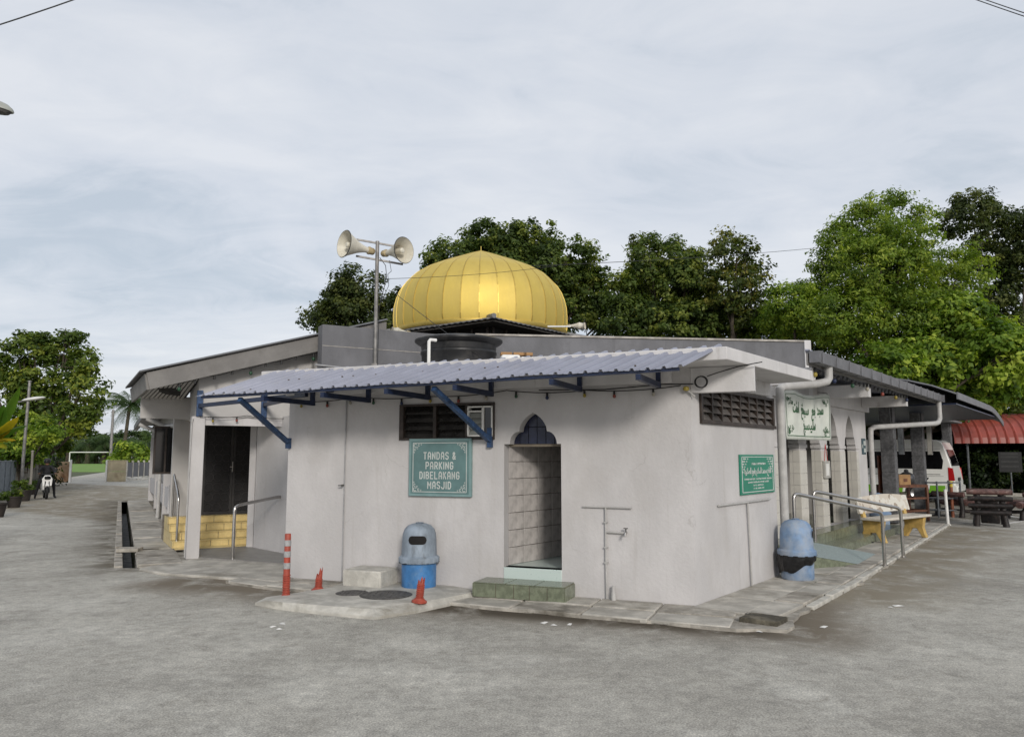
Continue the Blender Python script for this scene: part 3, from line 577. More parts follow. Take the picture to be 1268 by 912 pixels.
MB(FY).box(dxa + .051, dxb - .051, dy + .02, dy + .03, zd0 + .05, 2.29).build('door_panel', BLACKM, door)
for (a, b_) in ((dxa + .05, dxm - .045), (dxm + .045, dxb - .05)):
    lat = MB(FY)
    for i in range(3):
        for j in range(9):
            cx_, cz_ = a + (i + .5) * (b_ - a) / 3, zd0 + .14 + j * .19; r_ = (b_ - a) / 6 * 1.05
            pts = [(cx_ + r_ * cos(t * pi / 4 + pi / 8), dy - .005, cz_ + r_ * sin(t * pi / 4 + pi / 8)) for t in range(9)]
            for p, q in zip(pts, pts[1:]): lat.bar(p, q, .010, .010)
    lat.build('lattice', GRILLE, door)
MB(FY).box(dxm - .02, dxm, dy - .05, dy - .02, 1.35, 1.55).box(dxm - .06, dxm, dy - .06, dy - .03, 1.44, 1.46).build('handle', STEEL, door)
a = FY @ Vector((SX1 + .01, .4, 0)); b_ = FA @ Vector((-5.44, 1.0, 0))
wallseg((a.x + .05, a.y + 1.0), (a.x + .02, a.y - .9), .04, 2.34, .12, PLASTER, 'porch_side_wall')
wallseg((a.x + .16, a.y - .95), (b_.x - .1, b_.y + .5), .04, 2.34, .12, PLASTER, 'porch_side_wall')
# road-side front: beam, back wall, posts, low panels, casement
MB(FR).box(-18.6, -1.96, .0, .16, 2.33, 2.75).build('side_beam', PLASTER2, mq)
MB(FR).box(-18.6, -3.2, .35, .45, .0, 2.33).build('road_wall', PLASTER2, mq)
for x in (-18.4, -13.6, -8.9): MB(FR).box(x - .09, x + .09, -.02, .16, .02, 2.33).build('verandah_post', PLASTER, mq, bevel=.008)
for (xa, xb) in ((-8.6, -3.25), (-13.4, -9.1), (-18.2, -13.8)): MB(FR).box(xa, xb, .01, .08, .40, .88).build('low_panel', PLASTER, mq, bevel=.006)
for x in (-5.9, -3.5): MB(FR).box(x - .06, x + .06, -.06, .009, .02, 1.0).build('low_post', PLASTER, mq, bevel=.006)
MB(FR).tube([(-2.86, -.08, .04), (-2.86, -.08, 2.20), (-2.95, -.08, 2.27), (-5.5, -.20, 2.33), (-5.55, -.42, 2.42), (-5.55, -.60, 2.5)], .055, 10).build('downpipe', PVC, mq, smooth=True)
MB(FR).tube([(-9.2, -.10, .04), (-9.2, -.10, 2.2), (-9.25, -.3, 2.35), (-9.25, -.66, 2.5)], .05, 10).build('downpipe', PVC, mq, smooth=True)
cs = MB(frame(FR @ Vector((-4.2, -.02, 0)), RA + rad(90)))               # dark casement leaf standing open, facing the yard
cs.box(-.46, .0, -.02, .02, 1.29, 1.33).box(-.46, 0, -.02, .02, 2.24, 2.28).box(-.46, -.42, -.02, .02, 1.33, 2.24).box(-.04, 0, -.02, .02, 1.33, 2.24).box(-.25, -.21, -.02, .02, 1.33, 2.24)
cw_ = cs.build('casement', BROWNF, mq, bevel=.004)
MB(cs.M).box(-.42, -.04, -.004, .004, 1.33, 2.24).build('pane', GLASSD, cw_)
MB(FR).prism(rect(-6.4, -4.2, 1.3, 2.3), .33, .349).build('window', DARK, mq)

# ---- dome on its small hipped roof
DC = Vector((-.745, 18.0)); zb = 4.50
cor = Vector((-.14, 15.0)); HS = 2.24
FD = frame((DC.x, DC.y), BA)
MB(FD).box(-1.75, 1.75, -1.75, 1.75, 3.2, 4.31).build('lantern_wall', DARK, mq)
lw = MB(FD)
for k in range(-4, 5):
    lw.box(k * .42 - .03, k * .42 + .03, -1.775, -1.752, 3.2, 4.31); lw.box(-1.775, -1.752, k * .42 - .03, k * .42 + .03, 3.2, 4.31)
lw.build('lantern_mullions', BROWNF, mq)
hr = MB(FD); zE, zT, tp = 4.36, 4.66, 1.0
vs, fs = [], []
def hip_side(rot):
    M_ = Matrix.Rotation(rot, 4, 'Z'); nn_ = 56; vs2, fs2 = [], []
    for k in range(nn_ + 1):
        u = -HS + 2 * HS * k / nn_; dz = .018 if k % 2 else 0
        w = min(1.0, (HS - abs(u)) / (HS - tp))
        vs2.append(M_ @ Vector((u, -HS, zE + dz))); vs2.append(M_ @ Vector((u, -HS + (HS - tp) * max(w, .001), zE + (zT - zE) * w + dz)))
    for k in range(nn_): fs2.append((2 * k, 2 * k + 2, 2 * k + 3, 2 * k + 1))
    hr.add(vs2, fs2)
for r_ in range(4): hip_side(r_ * pi / 2)
ho = hr.build('hip_roof', ROOFG, mq); md = ho.modifiers.new('thick', 'SOLIDIFY'); md.thickness = .02
for r_ in range(4):
    M_ = FD @ Matrix.Rotation(r_ * pi / 2, 4, 'Z'); MB(M_).tube([(-HS - .03, -HS - .03, zE + .035), (-tp, -tp, zT + .03)], .05, 6).build('ridge_cap', ROOFG, mq)
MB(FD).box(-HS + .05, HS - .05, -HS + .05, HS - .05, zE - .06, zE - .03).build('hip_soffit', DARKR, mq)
prof = [(2.03, 0), (2.055, .12), (2.06, .35), (2.045, .55), (2.0, .74), (1.93, .92), (1.83, 1.08), (1.70, 1.22), (1.56, 1.35), (1.38, 1.46), (1.17, 1.56), (.93, 1.66), (.65, 1.77), (.35, 1.89), (.05, 2.0)]
dome = MB(frame((DC.x, DC.y, zb), BA)).lathe([(2.045, -.05), (2.062, -.02), (2.058, .045), (2.03, .05)], 64).build('dome', GOLDS, mq, smooth=True)
MB(frame((DC.x, DC.y, 0), BA)).lathe([(2.03, 4.36), (2.03, zb - .03)], 64).build('drum', ROOFG, mq, smooth=True)
NP = 32; half = pi / NP
pm = MB(); pv, pf_ = [], []
for (r, z) in prof:
    for t in (-half * .985, half * .985): pv.append((r * cos(t), r * sin(t), z + .05))
for i in range(len(prof) - 1):
    pf_.append((i * 2, i * 2 + 1, i * 2 + 3, i * 2 + 2))
p0 = pm.add(pv, pf_).build('panel', GOLD, dome, smooth=True)
se = MB(); sv, sf = [], []
for (r, z) in prof:
    for t, e_ in ((-.007, -.01), (-.006, .007), (.006, .007), (.007, -.01)): sv.append(((r + e_), t * max(r, .3) / .95, z + .05))
for i in range(len(prof) - 1):
    for k in range(3): sf.append((i * 4 + k, i * 4 + k + 1, (i + 1) * 4 + k + 1, (i + 1) * 4 + k))
s0 = se.add(sv, sf).build('seam', GOLDS, dome)
for k in range(NP):
    t = BA + k * 2 * pi / NP
    for src, off in ((p0, 0), (s0, half)):
        q = src if k == 0 else src.copy()
        if k: COL.objects.link(q); q.parent = dome
        q.location = (DC.x, DC.y, zb); q.rotation_euler = (0, 0, t + off)
MB(frame((DC.x, DC.y, zb + 2.03), 0)).lathe([(.10, -.03), (.09, .0), (.03, .02), (.012, .05), (.008, .14), (0, .145)], 12).build('finial', GOLDS, dome, smooth=True)

# ---- arcade side
AY = .60
ops = []
for R_ in (4.35, 5.60, 6.85, 8.10, 9.35):
    cx_ = R_ - .435
    ops.append([(cx_ - .435, .36), (cx_ + .435, .36), (cx_ + .435, 1.86)] + [(x, z) for x, z in ogee(cx_, 1.90, .39, .31, 2.05, 2.50)] + [(cx_ - .435, 1.86)])
MB(FB).prism(rect(2.655, 10.25, .0, 3.0), AY, AY + .17, ops).build('arcade_wall', PLASTER, mq)
ct = MB(FB).box(2.7, 2.71, AY + .10, AY + .12, .36, .40).build('column_tiles', GROUT, mq)
proto = {}
for R_ in (4.35, 5.60, 6.85, 8.10, 9.35):
    for j in range(7):
        z = .365 + j * .2
        MB(FB).box(R_ - .008, R_ - .0005, AY - .004, AY + .108, z, z + .194).build('tile', TILEW, ct)
        MB(FB).box(R_ - .008, R_ - .0005, AY + .112, AY + .169, z, z + .194).build('tile', TILEW, ct)
        MB(FB).box(R_ + .001, R_ + .186, AY - .009, AY - .0005, z, z + .194).build('tile', TILEW, ct)
        if R_ < 9: MB(FB).box(R_ + .192, R_ + .378, AY - .009, AY - .0005, z, z + .194).build('tile', TILEW, ct)
    MB(FB).box(R_ - .03, R_ + (.41 if R_ < 9 else .2), AY - .02, AY + .185, 1.80, 1.865).build('impost', PLASTER, mq, bevel=.01)
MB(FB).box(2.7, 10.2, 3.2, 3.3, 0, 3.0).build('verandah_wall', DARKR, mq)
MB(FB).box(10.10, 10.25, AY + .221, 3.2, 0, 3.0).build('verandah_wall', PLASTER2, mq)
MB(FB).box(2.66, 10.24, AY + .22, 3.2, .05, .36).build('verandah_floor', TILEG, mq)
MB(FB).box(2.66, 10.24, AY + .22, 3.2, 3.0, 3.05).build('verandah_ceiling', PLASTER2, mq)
gs = MB(FB).box(2.66, 9.75, .302, AY - .002, .05, .352).build('plinth_step', GROUT, mq)
gs2 = MB(FB).box(4.2, 10.3, -.018, .298, .05, .19).build('plinth_step', GROUT, mq)
for k in range(22):
    x = 2.66 + k * .32
    if x + .3 < 9.76:
        MB(FB).box(x + .003, x + .317, .292, .302, .053, .350).build('tile', TILEG, gs); MB(FB).box(x + .003, x + .317, .292, AY - .01, .352, .362).build('tile', TILEG, gs)
for k in range(19):
    x = 4.2 + k * .32; MB(FB).box(x + .003, x + .317, -.028, -.018, .053, .188).build('tile', TILEG, gs2); MB(FB).box(x + .003, x + .317, -.028, .29, .19, .20).build('tile', TILEG, gs2)
# roof over the arcade with its gutter
rf = MB(FB); vs, fs = [], []; nk = 150
for k in range(nk + 1):
    x = 3.0 + 10.1 * k / nk; dz = .02 if k % 2 else 0
    ym = 4.2 if x > 6.25 else -.36 + max(0, x - 3.0) * .28; vs += [(x, -.40, 3.135 + dz), (x, ym, 3.135 + (ym + .40) * .0924 + dz)]
for k in range(nk): fs.append((2 * k, 2 * k + 2, 2 * k + 3, 2 * k + 1))
ao = rf.add(vs, fs).build('arcade_roof', SHEET, mq); md = ao.modifiers.new('thick', 'SOLIDIFY'); md.thickness = .012
gt = MB(FB).prism([(-.53, 2.96), (-.40, 2.96), (-.40, 3.125), (-.415, 3.125), (-.415, 2.975), (-.515, 2.975), (-.535, 3.115), (-.55, 3.115)], 3.05, 13.1, (), 'x').build('gutter', GUTTER, mq)
MB(FB).box(3.045, 3.06, -.545, -.40, 2.96, 3.12).build('gutter_end', GUTTER, gt)
for k in range(15): x = 3.15 + k * .71; MB(FB).box(x, x + .025, -.556, -.40, 2.952, 3.13).build('gutter_strap', GUTTER, gt)
MB(FB).box(2.8, 10.4, AY - .06, AY - .002, 2.62, 2.99).build('wall_plate', PLASTER, mq)
for x in (3.35, 6.6, 9.75): MB(FB).box(x, x + .16, -.34, AY - .062, 2.70, 2.93).build('rafter_beam', SLABW, mq, bevel=.006)
MB(FB).box(3.05, 13.0, -.38, -.355, 2.93, 3.10).build('eave_board', FASCIA, mq)
MB(FB).tube([(3.75, -.46, 2.96), (3.75, -.46, 2.80), (3.70, -.44, 2.74), (3.5, -.36, 2.70), (2.80, -.09, 2.62), (2.74, -.07, 2.58), (2.74, -.07, 2.40), (2.74, -.07, .06)], .058, 12).build('downpipe', PVC, mq, smooth=True)
MB(FB).tube([(12.85, -.46, 2.96), (12.85, -.46, 2.55), (12.75, -.44, 2.46), (12.6, -.40, 2.43), (10.5, .48, 2.30), (10.37, .52, 2.25), (10.36, .53, 2.1), (10.36, .53, .06)], .058, 12).build('downpipe', PVC, mq, smooth=True)

# ================================================================== THINGS ON AND ROUND THE BUILDING
# ---- metal awning over the toilet front
aw = thing('metal_awning', 'corrugated pale grey metal awning on navy steel brackets above the toilet wall', 'awning')
ET, ED = 2.80, .42                                   # head: height, distance out;   eave drops outward
def eave_z(x): return 2.40 + (x + 5.9) / 6.0 * .115
def sheet_pt(x, t, dz=0):                            # t = 0 head, 1 eave (right end follows the side of the slab)
    xr_ = .40 - .30 * t; xl_ = -5.42 - .56 * t; u = (x + 6.0) / 6.0; X = xl_ + u * (xr_ - xl_)
    return (X, -(ED + (1.16 - ED) * t), ET + (eave_z(X) - ET) * t + dz - .05 * (1 - u) * (1 - t))
rib = MB(FA); vs, fs = [], []; nk = 38
cols = []
for k in range(nk):
    x = -6.0 + 6.0 * k / nk; w = 6.0 / nk
    cols += [(x, 0), (x + w * .30, .002), (x + w * .33, .006), (x + w * .37, .006), (x + w * .40, .002), (x + w * .68, 0), (x + w * .76, .026), (x + w * .92, .026)]
cols.append((0, 0))
for (x, dz) in cols:
    dz += .006 * sin(x * 3.1) + .004 * sin(x * 7.7 + 1)
    vs += [sheet_pt(x, 0, dz), sheet_pt(x, .5, dz - .004), sheet_pt(x, 1, dz)]
for k in range(len(cols) - 1):
    for j in range(2): fs.append((3 * k + j, 3 * k + 3 + j, 3 * k + 4 + j, 3 * k + 1 + j))
o = rib.add(vs, fs).build('roof_sheet', SHEET, aw); md = o.modifiers.new('thick', 'SOLIDIFY'); md.thickness = .004; md.offset = -1
scr = MB(FA)
for k in range(nk):
    for t_ in (.12, .55, .92):
        if random.random() < .16:
            p = Vector(sheet_pt(-6.0 + 6.0 * (k + .84) / nk, t_, .027)); scr.box(p.x - .008, p.x + .008, p.y - .008, p.y + .008, p.z - .004, p.z + .008)
stuff(scr.build('roof_screws', mat('rusty_screw', (.10, .07, .05), .7), aw))
for t in (.10, .93):
    MB(FA).bar(Vector(sheet_pt(-5.97, t, -.03)), Vector(sheet_pt(-.06, t, -.03)), .05, .035).build('purlin', NAVY, aw)
for x in (-5.0, -4.15, -3.3, -2.45, -1.35, -.45):
    p = Vector(sheet_pt(x, .97, -.075)); q = Vector((p.x + .02, -.13, p.z + .0))
    MB(FA).bar(p, q, .05, .06).build('outrigger', NAVY, aw)
    MB(FA).bar(q + Vector((0, -.03, -.03)), q + Vector((0, -.03, .16)), .05, .05).build('stub_post', NAVY, aw)
for (x, xe) in ((-2.42, -2.76), (-5.40, -5.42)):
    p = Vector((x, -.03, 1.84)); q = Vector(sheet_pt(xe, .9, -.09))
    MB(FA).bar(p, q, .055, .055).build('strut', BLUEB, aw)
    MB(FA).box(x - .03, x + .03, -.055, -.002, 1.76, 2.0 if x > -3 else 1.9).build('wall_plate', BLUEB, aw)
for xg in (.0, 1.02):
    MB(FG).box(xg - .045, xg + .045, -.06, -.005, 2.30, 2.72).build('hanger_plate', BLUEB, aw)
p = FG @ Vector((0, -.05, 2.47)); q = FA @ Vector((-5.0, -.2, 2.47)); MB().bar(p, q, .05, .06).build('outrigger', NAVY, aw)
p = FG @ Vector((1.02, -.05, 2.52)); q = FA @ Vector((-4.6, -.2, 2.52)); MB().bar(p, q, .05, .06).build('outrigger', NAVY, aw)

# ---- water tank, roof oddments
c = D(568, 440, 12.3); t = thing('water_tank', 'squat black plastic water tank with wide lid on the flat roof', 'water tank', (c.x, c.y, 2.776)); t.scale = (1, 1, .88)
MB().lathe([(0, 0), (.56, 0), (.58, .05), (.585, .22), (.60, .235), (.60, .28), (.59, .30), (.60, .55), (.615, .57), (.615, .61), (.60, .63), (.61, .74), (0, .74)], 40).build('tank_body', TANKM, t, smooth=True)
MB().lathe([(.61, .73), (.67, .76), (.71, .80), (.71, .83), (.66, .855), (.50, .875), (.42, .90), (.20, .915), (0, .92)], 40).build('tank_lid', TANKM, t, smooth=True)
c = D(531, 440, 11.5); o = MB(frame((c.x, c.y), 0)).tube([(0, 0, 2.70), (0, 0, 3.38), (.02, .02, 3.41), (.10, .08, 3.41)], .026, 8).build('white_pipe', WHITE, None, smooth=True); tag(o, 'white overflow pipe rising in front of the black water tank', 'pipe')
c = D(641, 442, 11.4); t = thing('roof_box', 'white plastic box weighed down with brown bricks beside the water tank', 'box', (c.x, c.y, 2.776), rad(8))
MB().box(-.26, .02, -.16, .16, 0, .37).box(.03, .25, -.12, .16, 0, .35).build('box_body', WHITE, t, bevel=.03)
for (x, y, w) in ((-.16, 0, .1), (.05, 0, .12), (.16, .03, .09)): MB().box(x - w, x + w * .7, -.06, .06, .372, .42).build('brick', CARD, t, bevel=.01)
MB().tube([(.10, -.14, .30), (.16, -.15, .34), (.22, -.15, .31), (.25, -.13, .28)], .02, 6).build('black_hose', WIRE, t)

# ---- loudspeakers
def horn(parent, loc, dr_, R=.235, ln=.56, name='horn'):
    q = Vector(dr_).normalized().to_track_quat('Z', 'Y'); M_ = Matrix.Translation(loc) @ q.to_matrix().to_4x4()
    pr = [(.050, 0), (.055, .06), (.075, .14), (.105, .23), (.145, .32), (R * .8, .42), (R * .97, .49), (R, .51), (R * .99, .52), (R * .93, .485), (R * .75, .42), (.135, .32), (.09, .22), (.05, .14), (0, .13)]
    k = R / .235; pr = [(r if r > .15 else r * k, z * ln / .56) for r, z in pr]
    h = MB(M_).lathe(pr, 32).build(name, HORN, parent, smooth=True)
    MB(M_).lathe([(0, -.13 * k), (.05 * k, -.13 * k), (.062 * k, -.11 * k), (.062 * k, -.05 * k), (.07 * k, -.045 * k), (.07 * k, -.02 * k), (.05 * k, 0), (0, 0)], 16).build('driver', HORNB, h, smooth=True)
    MB(M_).lathe([(0, .14), (.045 * k, .14), (.05 * k, .40 * k), (.03 * k, .42 * k), (0, .42 * k)], 14).build('reflex_core', HORN, h, smooth=True)
    MB(M_).lathe([(R, .505 * ln / .56), (R + .008, .51 * ln / .56), (R, .522 * ln / .56)], 32).build('rim', WIRE, h)
    return h
pc = Vector((-2.36, 13.12, 0)); t = thing('loudspeaker_pole', 'grey steel pole carrying two cream horn loudspeakers back to back', 'loudspeaker', (pc.x, pc.y, 0))
MB().tube([(0, 0, 2.778), (0, 0, 5.40)], .033, 10).build('pole', POLEM, t, smooth=True)
for z in (5.06, 5.36): MB().bar((-.36, -.06 + (.02 if z > 5.2 else 0), z + .06), (.44, .10, z - .05), .03, .03).build('cross_arm', POLEM, t)
horn(t, (-.17, -.02, 5.235), (-.74, -.66, .06), ln=.50); horn(t, (.17, .04, 5.20), (.78, -.62, -.05), R=.225, ln=.46)
MB().tube([(.05, -.03, 5.1), (.16, -.06, 4.95), (.18, -.04, 4.75), (.06, -.05, 4.2), (.055, -.05, 3.5), (.05, -.05, 2.9)], .006, 5).build('cable', WIRE, t)
MB().tube([(.22, -.02, 5.05), (.26, -.05, 4.85), (.20, -.05, 4.8), (.22, -.05, 4.6), (.10, -.05, 4.3)], .005, 5).build('cable', WIRE, t)
MB().box(-.05, .05, -.05, .05, 3.2, 3.24).build('clamp', POLEM, t)
c = D(721, 403, 16.4); t = thing('horn_loudspeaker', 'small cream horn loudspeaker on the dome roof edge pointing right', 'loudspeaker', (c.x, c.y, c.z))
horn(t, (-.26, .05, 0), (.95, -.30, -.05), R=.135, ln=.36)
MB().box(-.75, -.25, .0, .06, -.03, .0).build('bracket', WHITE, t)
c = D(491, 411, 15.6); t = thing('horn_loudspeaker', 'small cream horn loudspeaker behind the parapet beside the dome pointing left', 'loudspeaker', (c.x, c.y, c.z))
horn(t, (.20, .06, .0), (-.93, -.35, .06), R=.14, ln=.34)
MB().box(.15, .55, .04, .09, -.12, -.08).build('bracket', WHITE, t)

# ---- string lights
def catenary(p, q, sag, n=8): return [Vector(p).lerp(Vector(q), i / n) - Vector((0, 0, sag * 4 * (i / n) * (1 - i / n))) for i in range(n + 1)]
def lights(label, pts, step, cols, dark=False, s=1.0):
    t = thing('string_lights', label, 'string lights', (0, 0, 0), 0, 'strings of bulbs on the mosque')
    path = []
    for p, q in zip(pts, pts[1:]): path += catenary(p, q, .03, 8)[:-1]
    path.append(Vector(pts[-1])); MB().tube(path, .006, 5).build('wire', WIRE, t)
    ln = 0; nxt = step * .5; k = 0
    for p, q in zip(path, path[1:]):
        d = (q - p).length
        while nxt < ln + d:
            c = p.lerp(q, (nxt - ln) / d)
            so = MB(Matrix.Translation(c)).lathe([(.0, 0), (.016 * s, 0), (.018 * s, -.05 * s), (0, -.05 * s)], 8).build('socket', WIRE, t)
            if not (dark and k % 4): MB(Matrix.Translation(c - Vector((0, 0, .045 * s)))).lathe([(.012 * s, 0), (.024 * s, -.02 * s), (.026 * s, -.038 * s), (.016 * s, -.056 * s), (0, -.062 * s)], 10).build('bulb', cols[k % len(cols)], so, smooth=True)
            nxt += step * random.uniform(.85, 1.15); k += 1
        ln += d
pa_ = [FG @ Vector((.0, -.07, 2.30)), FG @ Vector((.75, -.05, 2.33)), FG @ Vector((1.5, -.05, 2.31)), FA @ Vector((-5.38, -.03, 2.40))] + [FA @ Vector((x, -.03, z)) for x, z in ((-4.3, 2.43), (-3.3, 2.41), (-2.2, 2.45), (-1.2, 2.42), (-.1, 2.44))]
lights('bulb string looping from the porch column along the toilet wall under the awning', pa_, .42, BULBS, False, .78)
lights('dark bulb string hung along the underside of the sloping gable fascia', [FG @ Vector((x, -.29, fz(x) - fh - .0)) for x in np.linspace(fx0 + .35, fx1 + .2, 6)], .27, [BULBS[3], BULBS[4]], True, 1.15)
lights('bulb string under the gutter between the white rafter ends', [FB @ Vector((x, -.36, 2.93)) for x in (3.3, 5.0, 6.6, 8.2, 9.9)], .26, BULBS, True, 1.25)

# ---- signs
def frame_thing(name, label, cat, F_, x, z, y=-.002, group=None):
    p = F_ @ Vector((x, y, z)); t = thing(name, label, cat, (p.x, p.y, p.z), 0, group); t.rotation_euler = F_.to_euler(); return t
sw_, sh_ = .865, .715
t = frame_thing('toilet_sign', 'teal square sign reading TANDAS & PARKING DIBELAKANG MASJID', 'sign', FA, -3.094, 1.517)
MB().box(-sw_ / 2, sw_ / 2, -.045, 0, -sh_ / 2, sh_ / 2).build('board', SIGNTE, t, bevel=.004)
MB().box(-sw_ / 2 + .03, sw_ / 2 - .03, -.047, -.045, -sh_ / 2 + .03, sh_ / 2 - .03).build('board_face', SIGNT, t)
b0, b1 = sw_ / 2 - .058, sh_ / 2 - .05
bd = MB()
for (a, b_, c_, d_) in ((-b0, b0, b1 - .008, b1), (-b0, b0, -b1, -b1 + .008), (-b0, -b0 + .008, -b1, b1), (b0 - .008, b0, -b1, b1)): bd.box(a, b_, -.049, -.0472, c_, d_)
bd.build('border_line', SIGNW, t)
for sx_ in (-1, 1):
    for sz_ in (-1, 1):
        m = MB()
        for (u, v, r, w) in ((.035, .035, .024, .008), (.085, .03, .016, .007), (.03, .085, .016, .007), (.065, .065, .014, .006), (.12, .022, .010, .005), (.022, .12, .010, .005)):
            cx_, cz_ = sx_ * (b0 - u), sz_ * (b1 - v); pts = [(cx_ + r * cos(a), -.0484, cz_ + r * sin(a)) for a in np.linspace(.5, 5.6, 12)]
            for p, q in zip(pts, pts[1:]): m.bar(p, q, .0016, w, up=(0, 1, 0)) if False else m.add([(p[0], -.049, p[2]), (q[0], -.049, q[2]), (cx_ + (q[0] - cx_) * (1 - w / r), -.049, cz_ + (q[2] - cz_) * (1 - w / r)), (cx_ + (p[0] - cx_) * (1 - w / r), -.049, cz_ + (p[2] - cz_) * (1 - w / r))], [(0, 1, 2, 3)])
        m.build('corner_scroll', SIGNW, t)
GLY = {'T': ['0,1 1,1', '.5,1 .5,0'], 'A': ['0,0 0,.72 .28,1 .72,1 1,.72 1,0', '0,.40 1,.40'], 'N': ['0,0 0,1', '0,1 1,0', '1,0 1,1'], 'D': ['0,0 0,1 .65,1 1,.75 1,.25 .65,0 0,0'],
       'S': ['1,.84 .75,1 .25,1 0,.82 0,.62 1,.38 1,.18 .75,0 .25,0 0,.16'], '&': ['1,0 .15,.72 .2,.92 .5,1 .75,.88 .7,.7 .05,.32 .08,.1 .35,0 .65,.05 1,.4'], 'P': ['0,0 0,1 .75,1 1,.85 1,.6 .75,.45 0,.45'],
       'R': ['0,0 0,1 .75,1 1,.85 1,.6 .75,.45 0,.45', '.5,.45 1,0'], 'K': ['0,0 0,1', '1,1 0,.42', '.35,.60 1,0'], 'I': ['.5,0 .5,1'], 'G': ['1,.8 .75,1 .25,1 0,.8 0,.2 .25,0 .75,0 1,.2 1,.48 .55,.48'],
       'B': ['0,0 0,1 .7,1 .95,.85 .95,.65 .7,.52 0,.52', '.7,.52 1,.38 1,.15 .75,0 0,0'], 'E': ['1,1 0,1 0,0 1,0', '0,.5 .8,.5'], 'L': ['0,1 0,0 1,0'], 'M': ['0,0 0,1', '0,1 .5,.40', '.5,.40 1,1', '1,1 1,0'], 'J': ['1,1 1,.2 .75,0 .25,0 0,.2']}
for k, (s_, wd) in enumerate((('TANDAS &', .45), ('PARKING', .385), ('DIBELAKANG', .555), ('MASJID', .33))):
    adv = [(.45 if ch == ' ' else .30 if ch == 'I' else 1.15 if ch == 'M' else 1.0) for ch in s_]; u_ = wd / (sum(adv) + .30 * (len(s_) - 1)); x = -wd / 2; th_ = .0128
    for ch, a_ in zip(s_, adv):
        if ch != ' ':
            m = MB(); w_ = a_ * u_ - th_; hh = .094 - th_
            for ln_ in GLY[ch]:
                pts = [tuple(float(q) for q in p.split(',')) for p in ln_.split()]; pts = [Vector((x + th_ / 2 + (px_ if ch != 'I' else .5) * max(w_, .001), 0, .19 - k * .121 + th_ / 2 + pz_ * hh - .094)) for px_, pz_ in pts]
                for i, (p, q) in enumerate(zip(pts, pts[1:])):
                    d_ = (q - p).normalized(); e1 = th_ * .38; p2, q2 = p - d_ * e1, q + d_ * e1; n_ = Vector((-d_.z, 0, d_.x)) * th_ / 2 * (.72 if ch in 'NM' and abs(d_.x) > .15 else 1); y_ = -.0484 - .0001 * (i % 3)
                    m.add([(v_.x, y_, v_.z) for v_ in (p2 - n_, q2 - n_, q2 + n_, p2 + n_)], [(0, 1, 2, 3)])
            m.build('letter', SIGNW, t)
        x += a_ * u_ + .30 * u_
# green prayer notice on wall B
p0_, p1_ = on(914, 562, C0, BA), on(957, 607, C0, BA)
gw, gh = 1.20, .50; t = frame_thing('green_notice', 'green notice board with white Arabic line on the side wall', 'sign', FB, 1.93, 1.425)
MB().box(-gw / 2, gw / 2, -.02, 0, -gh / 2, gh / 2).build('board', SIGNG, t, bevel=.003)
bd = MB(); b0, b1 = gw / 2 - .045, gh / 2 - .025
for (a, b_, c_, d_) in ((-b0, b0, b1 - .008, b1), (-b0, b0, -b1, -b1 + .010), (-b0, -b0 + .018, -b1, b1), (b0 - .018, b0, -b1, b1)): bd.box(a, b_, -.023, -.0205, c_, d_)
for s_ in (-1, 1):
    for i in range(6):
        for j in range(6):
            if (i / 6) + (j / 6) < .9 and (i * 7 + j * 3) % 4: bd.box(s_ * (b0 - .03 - i * .035) - .012, s_ * (b0 - .03 - i * .035) + .012, -.023, -.0205, b1 - .02 - j * .033 - .018, b1 - .02 - j * .033)
bd.build('border', SIGNW, t)
def scribble(w, h, n, seed):
    r_ = random.Random(seed); m = MB(); x = -w / 2
    while x < w / 2:
        cw2 = r_.uniform(.5, 1.0) * w / n
        if r_.random() > .13:
            m.box(x, x + cw2 * .22, -.0225, -.0205, -h / 2, h / 2 * r_.uniform(.3, 1)); m.box(x, x + cw2 * .8, -.0224, -.0204, h / 2 * r_.uniform(-.9, .6) - h * .08, h / 2 * r_.uniform(-.1, .6) + h * .10)
        x += cw2
    return m
for (z, w, h, n) in ((.135, .50, .032, 16), (-.058, .98, .024, 44), (-.098, .74, .024, 34), (-.138, .38, .022, 17), (-.178, .38, .022, 17)):
    o = scribble(w, h, n, int(z * 1e4)).build('small_print', SIGNW, t); o.location = (.01, 0, z); stuff(o)
text_obj('arabic_line', '\uFE8E\uFEEC\uFBFF\uFEFC\uFEBC\uFEDF\uFE8D \uFEE1\uFEEE\uFED8\uFBFE \uFEE2\uFEFC\uFEB4\uFEDF\uFE8D \uFEAA\uFEE4\uFEA4\uFEE3 \uFEA2\uFEE0\uFED4\uFEDF\uFE8D', .105, SIGNW, t, (0, -.0222, .01), bold=.0025, fit=.96)
# white banner over the arcade
BNA = BA - rad(9); bo = FB @ Vector((3.55, AY - .42, 0))
bl = G(1, 1) if False else None
bw_, bh_ = 1.62, .80
t = thing('mosque_banner', 'white cloth banner with green Arabic mosque name above the arcade', 'banner', (0, 0, 0))
q = FB @ Vector((5.36, .34, 2.33)); t.location = q; t.rotation_euler = (0, 0, BA - rad(8.5))
m = MB(); vs, fs = [], []; nx, nz = 30, 12
for i in range(nx + 1):
    for j in range(nz + 1):
        u, v = i / nx, j / nz; x = (u - .5) * bw_; sagt = .03 * (4 * u * (1 - u)) * v
        y = .022 * sin(u * 17 + v * 1.5) * (.3 + .7 * v) + .012 * sin(u * 31); vs.append((x, y, (v - .5) * bh_ - sagt + .02 * sin(u * 9) * v))
for i in range(nx):
    for j in range(nz): a = i * (nz + 1) + j; fs.append((a, a + nz + 1, a + nz + 2, a + 1))
o = m.add(vs, fs).build('cloth', BANNER, t, smooth=True); md = o.modifiers.new('t', 'SOLIDIFY'); md.thickness = .003
